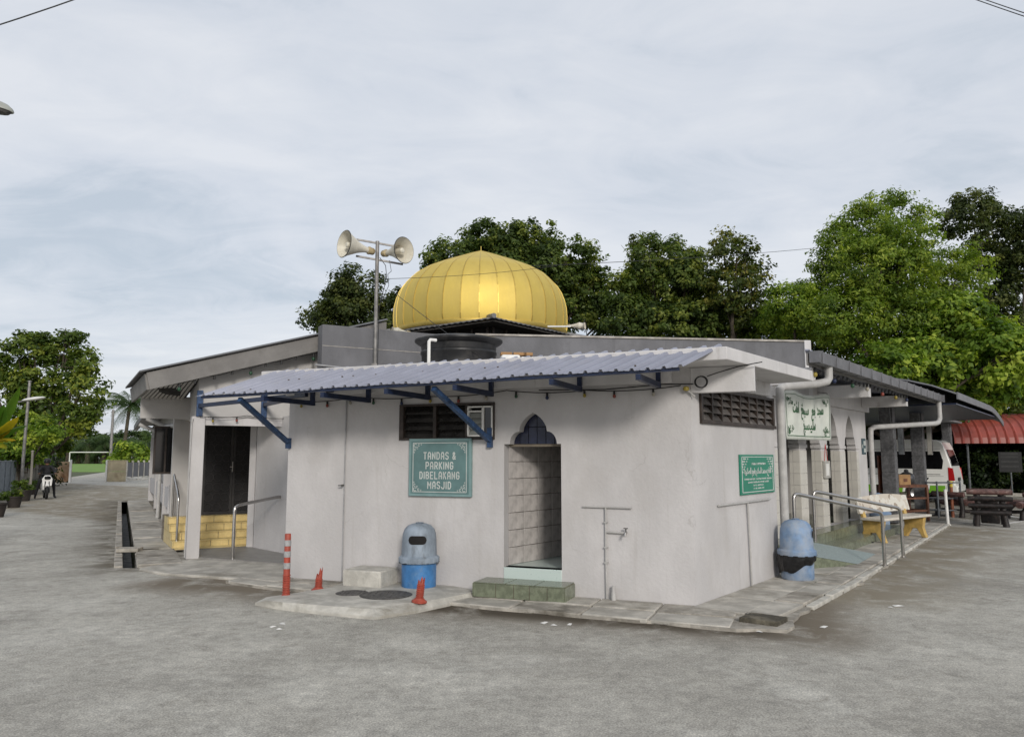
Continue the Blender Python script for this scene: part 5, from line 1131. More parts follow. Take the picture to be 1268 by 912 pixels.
# ---- marker posts
c = G(1174, 650); t = thing('white_post', 'short white pipe post at the pavement corner', 'post', (c.x, c.y, 0)); MB().tube([(0, 0, 0), (-.02, 0, .86)], .036, 12).build('pipe', WHITE, t, smooth=True); MB().lathe([(0, 0), (.07, 0), (.05, .03), (0, .03)], 12).build('footing', CONC2, t)
c = G(1180, 640); t = thing('yellow_post', 'yellow-topped pipe post behind the white post', 'post', (c.x, c.y, 0)); MB().tube([(0, 0, 0), (0, 0, .82)], .042, 12).build('pipe', WOODR, t, smooth=True); MB().tube([(0, 0, .822), (0, 0, .98)], .045, 12).build('cap_band', mat('yellow_band', (.55, .42, .05), .5), t, smooth=True)

# ---- log-style picnic set
def logbar(m, p, q, r): return m.tube([p, Vector(p).lerp(Vector(q), .3), Vector(p).lerp(Vector(q), .7), q], [r * .94, r, r * .98, r * .92], 10)
c = G(1228, 651); t = thing('picnic_table', 'dark log-style cement picnic table with worn maroon top', 'table', (c.x + .05, c.y + .10, 0), rad(-30))
for k in range(5): logbar(MB(), (-.47, -.22 + k * .19, .80), (.47, -.22 + k * .19, .80), .062).build('top_log', LOGT, t, smooth=True)
for (z, w) in ((.655, .46), (.49, .45), (.33, .42)): logbar(MB(), (-w, -.36, z), (w, -.36, z), .058).build('cross_log', LOGD, t, smooth=True)
for sx_ in (-1, 1):
    for y in (-.30, .55): MB().tube([(sx_ * .30, y, 0), (sx_ * .275, y, .25), (sx_ * .24, y, .5), (sx_ * .26, y, .74)], [.075, .06, .06, .07], 10).build('leg', LOGD, t, smooth=True)
MB().box(-.20, .20, .05, .17, .05, .70).build('pedestal', LOGD, t, bevel=.03)
def logbench(label, x, y, rz):
    c = G(x, y); t = thing('log_bench', label, 'bench', (c.x, c.y, 0), rz, 'log-style seats at the picnic table')
    m = MB(); n = 12; pts = []
    for i in range(n + 1):
        a = rad(-55 + 110 * i / n); pts.append((.62 * cos(a) - .62 + .1, .75 * sin(a), .40))
    for off in (-.17, 0.0, .17): MB().tube([(p[0] + off, p[1] * (1 + off * .5), p[2]) for p in pts], .085, 8).build('seat_log', LOGT, t, smooth=True)
    MB().tube([(p[0] + .30, p[1] * 1.2, .62) for p in pts[2:-2]], .07, 8).build('back_log', LOGT, t, smooth=True)
    for s_ in (-1, 1):
        MB().tube([(-.22, s_ * .42, 0), (-.20, s_ * .42, .2), (-.05, s_ * .42, .36)], [.075, .065, .06], 10).build('leg', LOGD, t, smooth=True)
        MB().tube([(.28, s_ * .42, 0), (.24, s_ * .42, .25), (.30, s_ * .42, .64)], [.075, .065, .06], 10).build('leg', LOGD, t, smooth=True)
        MB().tube([(-.18, s_ * .42, .17), (.24, s_ * .42, .17)], .045, 8).build('stretcher', LOGD, t, smooth=True)
logbench('dark log-style curved bench behind the white pipe post', 1186, 639, rad(195))
logbench('dark log-style curved bench on the far side of the picnic table', 1268, 643, rad(-10))
# painted parking lines
for (x0, y0, x1, y1, w) in ((1245, 648, 1300, 640, .10), (1238, 636, 1290, 646, .10)):
    p, q = G(x0, y0), G(x1, y1); o = MB().bar((p.x, p.y, .003), (q.x, q.y, .003), w, .003).build('parking_line', WHITE); struct(o)
# kerb below the hedge
p, q = G(1195, 613), G(1330, 616); o = MB().bar((p.x - .6, p.y + .8, .06), (q.x, q.y, .06), .14, .15).build('kerb', CONC); struct(o)

# ---- red barrel canopy
ro_ = D(1192, 545, 34.0); t = thing('red_canopy', 'red ribbed barrel-vaulted metal canopy beyond the van', 'canopy', (ro_.x, ro_.y, 0), rad(-14))
vs, fs = [], []; nk, na = 200, 14; zc = 2.32; Rr = 2.6
for k in range(nk + 1):
    x = -.4 + 14.0 * k / nk; dz = .045 if k % 5 == 0 else 0
    for j in range(na + 1):
        a = rad(180 - 150 * j / na); vs.append((x + .0, 2.4 + (Rr + dz) * cos(a) * 1.0, zc - .1 + (1.35 + dz) * max(sin(a), -.02)))
for k in range(nk):
    for j in range(na): a = k * (na + 1) + j; fs.append((a, a + na + 1, a + na + 2, a + 1))
o = MB().add(vs, fs).build('barrel_roof', REDR, t, smooth=False); md = o.modifiers.new('t', 'SOLIDIFY'); md.thickness = .02
for x in (.2, 5.0, 10.0):
    for y in (.1, 4.4): MB().tube([(x, y, 0), (x, y, 2.35)], .05, 8).build('post', RACKM, t)

# ---- dark notice in the hedge
c = D(1251, 571, 33.0); t = thing('hedge_notice', 'dim grey notice board on a post in front of the hedge', 'sign', (c.x, c.y, 0), rad(-25))
MB().box(-.42, .42, -.01, .01, c.z - .45, c.z + .40).build('board', mat('dim_board', (.016, .016, .016), .6, var=.1), t)
m = MB()
for z in (-.25, -.05, .15, .28): m.box(-.34, .30, -.014, -.0105, c.z + z, c.z + z + .08)
m.build('faded_print', mat('faded_print', (.035, .035, .034), .6), t); MB().tube([(0, .04, 0), (0, .04, c.z + .2)], .03, 6).build('post', RACKM, t)

# ================================================================== LEFT-HAND ROAD
# ---- blue-grey panel fence
fa_, fb_ = G(-70, 640), G(16.5, 611); ang = math.atan2(fb_.y - fa_.y, fb_.x - fa_.x); ln = (fb_ - fa_).length
t = thing('panel_fence', 'blue-grey ribbed metal panel fence on a cement kerb by the road', 'fence', (fa_.x, fa_.y, 0), ang)
MB().box(0, ln, -.10, .10, 0, .16).build('kerb', CONC, t, bevel=.01)
npn = int(ln / 1.5)
for k in range(npn + 1): x = k * ln / npn; MB().box(x - .03, x + .03, -.035, .035, .16, 1.50).build('post', FENCEB, t)
for k in range(npn):
    x0, x1 = k * ln / npn + .03, (k + 1) * ln / npn - .03; m = MB(); nn_ = 9; vs, fs = [], []
    for i in range(nn_ * 2 + 1):
        x = x0 + (x1 - x0) * i / (nn_ * 2); y = .012 if i % 2 else -.012; vs += [(x, y, .20), (x, y, 1.44)]
    for i in range(nn_ * 2): fs.append((2 * i, 2 * i + 2, 2 * i + 3, 2 * i + 1))
    m.add(vs, fs).build('panel', FENCEB, t); MB().box(x0, x1, -.02, .02, 1.44, 1.48).build('top_rail', FENCEB, t)
# ---- timber picket fence
ga_, gb_ = G(18, 610), G(62, 600); ang = math.atan2(gb_.y - ga_.y, gb_.x - ga_.x); ln = (gb_ - ga_).length
t = thing('picket_fence', 'old grey timber picket fence running up to the gate wall', 'fence', (ga_.x, ga_.y, 0), ang)
np_ = 30
for k in range(np_):
    x = k * ln / np_; h = random.uniform(1.15, 1.55); MB(Matrix.Translation((x, 0, 0)) @ Matrix.Rotation(random.uniform(-.03, .03), 4, 'Y')).box(-.06, .06, -.015, .015, .02, h).build('picket', TIMBER, t)
for z in (.45, 1.0): MB().box(-.1, ln, .016, .05, z, z + .08).build('rail', TIMBER, t)
# ---- poles
def pole(name, label, x, y, ytop, r, m=POLEM, cat='pole', lamp=None):
    c = G(x, y); s_ = (y - 565) / EYE; h = (y - ytop) / s_; t = thing(name, label, cat, (c.x, c.y, 0))
    MB().tube([(0, 0, 0), (.03, 0, h * .5), (.05 * h / 4, 0, h)], [r, r * .9, r * .8], 8).build('shaft', m, t, smooth=True)
    MB().lathe([(r, 0), (r * 1.15, 0), (r * 1.15, .04), (0, .06)], 8, (.05 * h / 4, 0, h)).build('cap', m, t)
    return t, h
t_, h_ = pole('street_lamp', 'tall grey pole with white lamp arm by the panel fence', 25, 613, 471, .07, cat='street lamp')
MB().tube([(.1, 0, h_ * .83), (-.5, .1, h_ * .82), (-1.1, .2, h_ * .80)], .03, 6).build('lamp_arm', POLEM, t_)
MB(Matrix.Translation((.28, 0, h_ * .845)) @ Matrix.Rotation(rad(-8), 4, 'Y')).lathe([(0, -.05), (.30, -.04), (.36, .0), (.28, .06), (.1, .09), (0, .09)], 16, sx=1.5, sy=.5).build('lamp_head', WHITE, t_, smooth=True)
pole('fence_pole', 'short pale pole standing in front of the picket fence', 35.5, 619, 559, .05, TIMBER)
pole('gate_pole', 'thicker pale timber pole beside the rust-stained gate wall', 62.5, 600, 555, .07, TIMBER)
pole('gate_pole', 'slimmer grey pole just behind the pale gate pole', 66, 598, 554, .05, POLEM)
c = D(137, 563, 75); t = thing('utility_pole', 'grey utility pole beyond the cream gate wall', 'pole', (c.x, c.y, 0)); MB().tube([(0, 0, 0), (0, 0, 6.2)], [.16, .12], 8).build('shaft', POLEM, t, smooth=True); MB().box(-.2, .2, -.05, .05, 5.9, 6.0).build('cross_arm', POLEM, t)
# ---- gate walls
ga, gb = G(65, 597), G(86, 597); t = thing('gate_wall', 'rust-stained brown gate wall on the hedge side of the road', 'wall', (ga.x, ga.y, 0), math.atan2(gb.y - ga.y, gb.x - ga.x)); ln = (gb - ga).length
MB().box(0, ln, 0, .2, 0, 1.32).build('wall_face', GATEB, t, bevel=.02); MB().box(ln * .28, ln * .28 + .06, -.02, -.001, 0, 1.3).build('pilaster', GATEB, t); MB().box(ln - .04, ln + .05, -.06, .06, 0, 1.45).build('end_post', WHITE, t)
ga, gb = G(131, 596), G(154, 596); t = thing('gate_wall', 'cream panelled gate wall on the building side of the road', 'wall', (ga.x, ga.y, 0), math.atan2(gb.y - ga.y, gb.x - ga.x)); ln = (gb - ga).length
for k in range(2): MB().box(.06, ln, 0, .18, k * .68, k * .68 + .66).build('panel', GATEC, t, bevel=.015)
MB().box(-.06, .05, -.04, .2, 0, 1.42).build('end_post', WHITE, t, bevel=.01); MB().box(0, ln + .05, -.03, .2, 1.345, 1.41).build('coping', GATEC, t, bevel=.01)
ga, gb = G(156, 592), G(184, 590); t = thing('mesh_fence', 'grey low cement fence with posts beside the cream gate wall', 'fence', (ga.x, ga.y, 0), math.atan2(gb.y - ga.y, gb.x - ga.x)); ln = (gb - ga).length
for k in range(5): MB().box(k * ln / 4 - .06, k * ln / 4 + .06, -.06, .06, 0, 1.35).build('post', CONC, t)
for k in range(4): MB().box(k * ln / 4 + .07, (k + 1) * ln / 4 - .07, -.03, .03, .1, 1.2).build('panel', GREYP, t)
for k in range(22):
    c = G(156 + random.uniform(0, 25), 592.5 + random.uniform(0, 2)); 
    if k == 0: rk = thing('rubble_heap', 'low heap of pale stones along the cement fence foot', 'stones', (c.x, c.y, 0)); r0 = Vector((c.x, c.y, 0))
    p = c - r0; s_ = random.uniform(.12, .30); MB(Matrix.Translation(p) @ Matrix.Rotation(random.uniform(0, 3), 4, 'Z')).lathe([(0, 0), (s_, 0), (s_ * .9, s_ * .4), (s_ * .4, s_ * .6), (0, s_ * .6)], 6, sy=.7).build('stone', CONC2, rk)
# ---- goal frame
c = D(85.5, 576, 142); t = thing('goal_frame', 'white football goal frame on the grass field', 'goal', (c.x, c.y, 0))
for x in (0, 7.32): MB().tube([(x, 0, 0), (x, 0, 2.44)], .09, 8).build('post', WHITE, t, smooth=True)
MB().tube([(-.09, 0, 2.44), (7.41, 0, 2.44)], .09, 8).build('crossbar', WHITE, t, smooth=True)
# ---- potted plants handled with the foliage below

# ---- rider on a scooter, coming towards the yard
c = G(56, 617); RS = .92
t = thing('scooter', 'white step-through scooter parked head-on by the picket fence', 'scooter', (c.x, c.y, 0), math.atan2(-c.y, -c.x) - pi / 2 + pi + rad(4)); t.scale = (RS,) * 3
# local: -y faces the camera
def wheel(y):
    M_ = Matrix.Translation((0, y, .28)) @ Matrix.Rotation(pi / 2, 4, 'Y'); w = MB(M_).lathe([(.20, -.04), (.26, -.045), (.28, -.02), (.28, .02), (.26, .045), (.20, .04)], 22).build('wheel', TYRE, t, smooth=True)
    MB(M_).lathe([(0, .03), (.05, .035), (.06, .02), (.19, .02), (.21, .035), (.21, -.035), (0, -.03)], 18).build('rim', RIM, w, smooth=True)
wheel(-.60); wheel(.62)
MB().prism([(-.70, .58), (-.55, .64), (-.45, .60), (-.40, .50), (-.62, .50)], -.07, .07, (), 'x').build('front_mudguard', WHITE, t, bevel=.02)
MB().add([(-.17, -.52, .55), (.17, -.52, .55), (.20, -.42, .85), (.10, -.46, 1.0), (-.10, -.46, 1.0), (-.20, -.42, .85), (-.16, -.40, .55), (.16, -.40, .55), (.18, -.32, .85), (.09, -.34, 1.0), (-.09, -.34, 1.0), (-.18, -.32, .85)],
         [(0, 1, 2, 3, 4, 5), (11, 10, 9, 8, 7, 6), (0, 6, 7, 1), (1, 7, 8, 2), (2, 8, 9, 3), (3, 9, 10, 4), (4, 10, 11, 5), (5, 11, 6, 0)]).build('front_shield', WHITE, t, bevel=.02)
MB(Matrix.Translation((0, -.50, .90))).lathe([(0, -.07), (.10, -.06), (.12, 0), (.10, .06), (0, .07)], 16, sy=.35).build('headlight', GLASSD, t, smooth=True)
MB().tube([(-.34, -.26, 1.06), (-.18, -.34, 1.04), (.18, -.34, 1.04), (.34, -.26, 1.06)], .018, 8).build('handlebar', BLACKP, t)
for s_ in (-1, 1):
    m = MB(); m.tube([(s_ * .22, -.33, 1.04), (s_ * .30, -.36, 1.22)], .008, 6).build('mirror_stem', BLACKP, t); MB(Matrix.Translation((s_ * .31, -.36, 1.25))).lathe([(0, -.05), (.06, -.03), (.06, .03), (0, .05)], 12, sy=.3).build('mirror', BLACKP, t, smooth=True)
    MB().tube([(s_ * .07, -.46, .75), (s_ * .08, -.60, .28)], .025, 8).build('fork', BLACKP, t)
MB().box(-.13, .13, -.34, .10, .28, .36).build('floorboard', BLACKP, t, bevel=.02)
MB().prism([(.05, .36), (.75, .40), (.85, .70), (.55, .74), (.12, .70)], -.15, .15, (), 'x').build('tail_body', WHITE, t, bevel=.04)
MB().prism([(.08, .71), (.80, .75), (.80, .82), (.10, .79)], -.13, .13, (), 'x').build('saddle', BLACKP, t, bevel=.03)
PV = thing('person', 'seated scooter rider in black clothes and dark helmet with one foot down', 'person', tuple(t.location), t.rotation_euler.z); PV.scale = (RS,) * 3
def skin_body(name, joints, edges, m, parent, root=0, sub=2):
    me = bpy.data.meshes.new(name); me.from_pydata([j[0] for j in joints], edges, []); o = bpy.data.objects.new(name, me); COL.objects.link(o); o.parent = parent; me.materials.append(m)
    o.modifiers.new('skin', 'SKIN'); sv_ = me.skin_vertices[0].data if me.skin_vertices else None
    for i, (p, r) in enumerate(joints): sv_[i].radius = (r, r) if not isinstance(r, tuple) else r; sv_[i].use_root = (i == root)
    sm_ = o.modifiers.new('sub', 'SUBSURF'); sm_.levels = sub; sm_.render_levels = sub; return o
J = [((0, .30, .86), .15), ((0, .28, 1.05), .15), ((0, .24, 1.25), (.17, .13)), ((0, .22, 1.36), (.12, .09)), ((0, .20, 1.45), .06),
     ((-.19, .22, 1.33), .075), ((-.30, .08, 1.14), .058), ((-.28, -.20, 1.08), .045), ((.19, .22, 1.33), .075), ((.30, .08, 1.14), .058), ((.28, -.20, 1.08), .045),
     ((-.12, .26, .84), .105), ((-.24, -.06, .78), .085), ((-.33, -.02, .40), .06), ((-.38, .0, .09), .045), ((-.40, -.12, .04), .04),
     ((.12, .26, .84), .105), ((.24, -.06, .78), .085), ((.30, .0, .40), .06), ((.33, .02, .09), .045), ((.38, -.12, .04), .04)]
Ed = [(0, 1), (1, 2), (2, 3), (3, 4), (3, 5), (5, 6), (6, 7), (3, 8), (8, 9), (9, 10), (0, 11), (11, 12), (12, 13), (13, 14), (14, 15), (0, 16), (16, 17), (17, 18), (18, 19), (19, 20)]
skin_body('body', J, Ed, CLOTHB, PV)
hd = MB(Matrix.Translation((0, .16, 1.55))).lathe([(0, -.12), (.05, -.115), (.075, -.08), (.085, -.02), (.09, .04), (.07, .10), (0, .12)], 16, sy=1.1).build('head', SKIN, PV, smooth=True)
MB(Matrix.Translation((0, .05, 1.535))).add([(-.015, .02, -.02), (.015, .02, -.02), (0, -.012, -.015), (0, .02, .04)], [(0, 1, 2), (0, 2, 3), (1, 3, 2)]).build('nose', SKIN, hd)
MB(Matrix.Translation((0, .17, 1.58))).lathe([(.115, -.07), (.135, -.02), (.135, .05), (.11, .11), (.06, .145), (0, .155)], 20, sy=1.12).build('helmet', BLACKP, PV, smooth=True)
MB(Matrix.Translation((0, .055, 1.60))).add([(-.09, .0, -.02), (.09, .0, -.02), (.10, .0, .03), (-.10, .0, .03), (0, -.045, -.01), (0, -.045, .04)], [(0, 4, 5, 3), (4, 1, 2, 5)]).build('visor', GLASSD, PV)
for s_ in (-1, 1):
    for k in range(4): MB().tube([(s_ * (.265 + .02 * k), -.22, 1.075), (s_ * (.268 + .02 * k), -.27, 1.085), (s_ * (.27 + .02 * k), -.285, 1.06), (s_ * (.27 + .02 * k), -.265, 1.035)], [.010, .0095, .009, .008], 6).build('finger', SKIN, PV)
    MB().tube([(s_ * .255, -.20, 1.07), (s_ * .24, -.235, 1.05), (s_ * .25, -.262, 1.04)], [.011, .010, .008], 6).build('thumb', SKIN, PV)
    MB(Matrix.Translation((s_ * .29, -.225, 1.075))).lathe([(0, -.02), (.035, -.015), (.04, 0), (.03, .015), (0, .02)], 10).build('palm', SKIN, PV, smooth=True)

# ---- overhead wires and the lamp head at the yard's edge
def wire(label, p, q, sag, r=.012, n=14, group='overhead wires'):
    o = MB().tube(catenary(p, q, sag, n), r, 5).build('overhead_wire', WIRE); tag(o, label, 'wire', group)
wire('twisted black overhead wire dipping from the sky corner above the road', D(-260, 105, 13), D(330, -95, 16), .25, .014)
wire('upper of two thin parallel overhead wires above the right-hand trees', D(1160, -22, 16), D(1560, 100, 11), .1, .010)
wire('lower of two thin parallel overhead wires above the right-hand trees', D(1150, -22, 16), D(1550, 103, 11), .1, .010)
wire('thin cable running across the sky from the dome to the bright feathery tree', D(560, 333, 18.2), D(1020, 306, 33), .1, .009)
wire('thin cable from the loudspeaker pole across the dome front', Vector((-2.30, 13.1, 4.72)), D(690, 329, 16.2), .05, .0045)
wire('thin guy wire slanting from the dome side down over the water tank', D(488, 362, 15.8), D(600, 446, 11.3), .02, .006)
lc = D(3, 131, 11.0); t = thing('street_lamp', 'cream street lamp head on an arm at the yard edge', 'street lamp', (lc.x, lc.y, 0))
MB(Matrix.Translation((-.18, 0, lc.z)) @ Matrix.Rotation(rad(12), 4, 'Y')).lathe([(0, .11), (.10, .10), (.20, .07), (.27, .02), (.29, -.015), (.29, -.03), (0, -.03)], 20, sx=1.25, sy=.55).build('lamp_head', LAMPG, t, smooth=True)
MB(Matrix.Translation((-.18, 0, lc.z)) @ Matrix.Rotation(rad(12), 4, 'Y')).lathe([(.27, -.031), (.24, -.07), (.12, -.09), (0, -.09)], 20, sx=1.25, sy=.55).build('lens', IRON, t, smooth=True)
MB().tube([(-.5, 0, lc.z + .06), (-1.2, 0, lc.z + .02), (-1.8, 0, lc.z - .25)], .035, 8).build('arm', POLEM, t); MB().tube([(-1.8, 0, 0), (-1.8, 0, lc.z + .4)], [.10, .07], 10).build('pole', POLEM, t, smooth=True)

# ================================================================== VEGETATION
LM = {'deep': leaf_mat('leaf_deep_green', (.034, .058, .015), (.102, .150, .034), (.270, .300, .060), .45),
      'dark': leaf_mat('leaf_dark_green', (.024, .038, .012), (.062, .086, .024), (.145, .160, .042), .4),
      'bright': leaf_mat('leaf_bright_green', (.066, .124, .015), (.185, .280, .034), (.41, .48, .068), .43),
      'feather': leaf_mat('leaf_feather_green', (.068, .118, .017), (.175, .255, .036), (.36, .42, .065), .45),
      'mid': leaf_mat('leaf_mid_green', (.040, .072, .014), (.115, .168, .028), (.290, .320, .052), .42),
      'olive': leaf_mat('leaf_olive', (.034, .056, .012), (.084, .112, .024), (.24, .22, .045)),
      'palm': leaf_mat('leaf_palm', (.033, .060, .021), (.066, .110, .036), (.130, .170, .052)),
      'banana': leaf_mat('leaf_banana', (.045, .120, .015), (.120, .200, .020), (.500, .360, .030), .4),
      'hedge': leaf_mat('leaf_hedge', (.010, .019, .007), (.021, .038, .011), (.060, .085, .018))}
def leaf_mesh(name, pos, nrm, size, tint, m, parent, aspect=.5, droop=.0):
    n = len(pos); r = rng.normal(size=(n, 3)); ax = np.cross(nrm, r); ax /= np.linalg.norm(ax, axis=1)[:, None] + 1e-9
    if droop: ax[:, 2] -= droop; ax /= np.linalg.norm(ax, axis=1)[:, None]
    sd_ = np.cross(nrm, ax); sd_ /= np.linalg.norm(sd_, axis=1)[:, None] + 1e-9
    L_ = size[:, None]; v = np.empty((n, 4, 3))
    v[:, 0] = pos - ax * L_ * .5; v[:, 1] = pos + sd_ * L_ * aspect * .5 + nrm * L_ * .06; v[:, 2] = pos + ax * L_ * .5 - nrm * L_ * .10; v[:, 3] = pos - sd_ * L_ * aspect * .5 + nrm * L_ * .06
    me = bpy.data.meshes.new(name); me.vertices.add(n * 4); me.vertices.foreach_set('co', v.reshape(-1)); me.loops.add(n * 4); me.polygons.add(n)
    me.loops.foreach_set('vertex_index', np.arange(n * 4)); me.polygons.foreach_set('loop_start', np.arange(0, n * 4, 4)); me.polygons.foreach_set('loop_total', np.full(n, 4))
    at = me.attributes.new('tint', 'FLOAT', 'POINT'); at.data.foreach_set('value', np.repeat(np.clip(tint, 0, 1), 4)); me.update(); me.materials.append(m)
    o = bpy.data.objects.new(name, me); COL.objects.link(o); o.parent = parent; return o
def crown_points(lobes, per, clump_r, dens, gap):
    P, Nn, T = [], [], []
    for (c, rx, ry, rz) in lobes:
        c = np.array(c); vol = (rx * ry + rx * rz + ry * rz) / 3; nc = max(10, int(dens * vol * 19 / (clump_r ** 2 * 2.2)))
        d = rng.normal(size=(nc, 3)); d /= np.linalg.norm(d, axis=1)[:, None]; rad_ = rng.uniform(.35, 1, nc) ** .45
        wob = 1 + .16 * np.sin(d[:, 0] * 7 + c[0]) * np.sin(d[:, 2] * 6 + c[1]) + rng.normal(0, .07, nc)
        cc = c + d * (rad_ * wob)[:, None] * np.array([rx, ry, rz])
        ct = np.clip(rng.normal(.40, .27, nc), 0, 1)
        keep = rng.random(nc) > gap; cc, ct, d = cc[keep], ct[keep], d[keep]
        k = len(cc); cr = clump_r * rng.uniform(.6, 1.25, k)
        off = rng.normal(size=(k, per, 3)); off /= np.linalg.norm(off, axis=2)[:, :, None]; off *= (rng.random((k, per, 1)) ** .5) * cr[:, None, None]; off[:, :, 2] *= .62
        p = cc[:, None, :] + off; nn = off / (np.linalg.norm(off, axis=2)[:, :, None] + 1e-6) * .5 + d[:, None, :] * .45 + np.array([0, 0, .55]) + rng.normal(0, .38, (k, per, 3))
        P.append(p.reshape(-1, 3)); Nn.append(nn.reshape(-1, 3)); T.append((ct[:, None] + rng.normal(0, .14, (k, per)) + (rng.random((k, per)) < .03) * .4).reshape(-1))
    P = np.concatenate(P); Nn = np.concatenate(Nn); Nn /= np.linalg.norm(Nn, axis=1)[:, None]; return P, Nn, np.concatenate(T)
def branchy(m, base, lobes, r0):
    base = Vector(base); tops = [Vector(l[0]) for l in lobes]; mid = sum(tops, Vector()) / len(tops); zf = min(l[0][2] - l[3] * .6 for l in lobes)
    fork = Vector((base.x * .5 + mid.x * .5, base.y * .5 + mid.y * .5, max(base.z + 1.0, zf * .7)))
    m.tube([base, base.lerp(fork, .5) + Vector((.15, 0, 0)), fork], [r0, r0 * .8, r0 * .7], 9)
    for tpt in tops:
        k = fork.lerp(tpt, .5) + Vector((random.uniform(-.4, .4), random.uniform(-.4, .4), -.3)); m.tube([fork, k, tpt], [r0 * .55, r0 * .35, r0 * .10], 7)
        for _ in range(4):
            e_ = tpt + Vector((random.uniform(-1, 1), random.uniform(-1, 1), random.uniform(-.4, .5))) * .9; m.tube([k.lerp(tpt, random.uniform(.2, .9)), e_], [r0 * .12, r0 * .04], 5)
def tree(name, label, lob, depth, kind, leaf=.17, per=60, cr=.55, dens=1.0, gap=.1, r0=.22, aspect=.58, ydep=.75, base_px=None, group=None, droop=0, cat='tree'):
    k = depth / F; lobes = []
    for (x, y, rx, ry) in lob:
        dd = depth + random.uniform(-1.2, 1.2); c = D(x, y, dd); lobes.append(((c.x, c.y, c.z), rx * k, max(rx * k * ydep, .5), ry * k))
    cx_ = sum(l[0][0] for l in lobes) / len(lobes); cy_ = sum(l[0][1] for l in lobes) / len(lobes)
    if base_px is not None: cx_ = D(base_px, 560, depth).x; cy_ = depth
    t = thing(name, label, cat, (cx_, cy_, 0), 0, group)
    lobes = [((c[0] - cx_, c[1] - cy_, c[2]), a, b_, e_) for (c, a, b_, e_) in lobes]
    m = MB(); branchy(m, (0, 0, -.02), lobes, r0); m.build('trunk', BARK, t, smooth=True)
    P, Nn, T = crown_points(lobes, per, cr, dens, gap); sz = leaf * rng.uniform(.6, 1.25, len(P))
    leaf_mesh('crown', P, Nn, sz, T, LM[kind], t, aspect, droop); return t
GR = 'trees behind the mosque'
tree('shade_tree', 'small rounded dark tree behind the loudspeaker pole', [(445, 362, 34, 36), (405, 393, 32, 24), (484, 388, 26, 34), (440, 395, 55, 30), (425, 372, 30, 30)], 40, 'dark', group=GR, leaf=.20, r0=.2, dens=1.6)
tree('shade_tree', 'broad dark tree rising behind the gold dome', [(600, 296, 34, 26), (652, 302, 40, 30), (700, 322, 38, 34), (722, 364, 30, 40), (560, 322, 36, 28), (640, 350, 80, 45), (690, 385, 60, 34), (745, 395, 25, 25), (560, 370, 45, 40), (620, 320, 50, 36), (735, 350, 22, 34)], 41, 'deep', group=GR, leaf=.23, dens=1.4)
tree('shade_tree', 'dense mid-green tree between the dome and the loose-topped tree', [(803, 318, 22, 30), (838, 322, 30, 36), (820, 360, 52, 40), (868, 372, 42, 44), (782, 395, 40, 32), (840, 405, 70, 30), (772, 360, 16, 30), (850, 345, 40, 40), (800, 375, 40, 40)], 38, 'deep', group=GR, leaf=.22, dens=1.5)
tree('shade_tree', 'loose-topped tree with gaps in its crown and yellowish leaves', [(893, 296, 12, 18), (912, 318, 30, 26), (932, 336, 20, 26), (905, 356, 36, 32), (930, 385, 36, 40), (900, 402, 50, 30)], 36, 'olive', group=GR, leaf=.20, gap=.20, dens=1.2)
tree('conifer_tree', 'slim dark conical tree poking out beside the dense mid-green tree', [(791, 300, 9, 14), (792, 325, 13, 20), (790, 352, 18, 26)], 42, 'dark', group=GR, leaf=.18, cr=.4)
tree('feathery_tree', 'tall bright feathery tree with wispy top behind the carport', [(1040, 300, 30, 26), (1075, 285, 42, 34), (1120, 300, 46, 34), (1060, 345, 52, 46), (1125, 350, 66, 46), (1185, 345, 42, 44), (1040, 390, 54, 40), (1110, 395, 70, 40), (1090, 330, 60, 50), (1150, 400, 60, 40), (1100, 246, 26, 12), (1075, 258, 20, 12), (1140, 268, 22, 12), (1022, 330, 20, 24)], 33, 'feather', leaf=.19, per=40, cr=.50, gap=.12, aspect=.40, dens=1.9, droop=.25, group=GR)
tree('shade_tree', 'very dark tall rounded tree behind the feathery tree', [(1205, 270, 44, 34), (1240, 300, 44, 54), (1262, 350, 30, 60), (1220, 350, 50, 50), (1270, 290, 30, 40), (1250, 420, 50, 50)], 43, 'dark', group=GR, leaf=.22, dens=1.05)
tree('feathery_tree', 'lower yellow-green tree left of the tall feathery tree', [(980, 372, 34, 22), (1005, 362, 26, 22), (960, 396, 30, 20), (1000, 398, 46, 26)], 34, 'bright', leaf=.18, cr=.46, aspect=.45, gap=.10, dens=1.5, group=GR)
tree('leafy_tree', 'lush lime-green leafy tree overhanging the carport roof', [(1185, 385, 40, 24), (1200, 418, 62, 36), (1135, 432, 44, 28), (1240, 440, 40, 36), (1170, 455, 60, 28), (1100, 450, 36, 24), (1225, 478, 46, 26)], 30.5, 'bright', base_px=1040, leaf=.25, cr=.52, per=54, dens=1.3, group=GR)
tree('shade_tree', 'dark understorey tree filling the gap over the carport', [(1060, 440, 50, 34), (1080, 490, 60, 34), (1010, 425, 60, 24), (950, 415, 50, 20), (1130, 490, 60, 30), (1200, 500, 60, 36), (1260, 490, 50, 40)], 36, 'mid', leaf=.20, group=GR, dens=1.0)
tree('shade_tree', 'dark thicket tree under the red canopy', [(1090, 530, 40, 40), (1150, 540, 40, 36), (1230, 575, 50, 42), (1275, 570, 50, 48), (1195, 560, 40, 40), (1120, 560, 50, 36), (1050, 545, 50, 40)], 38, 'hedge', leaf=.24, group=GR, dens=2.0)
LG = 'trees along the fence'
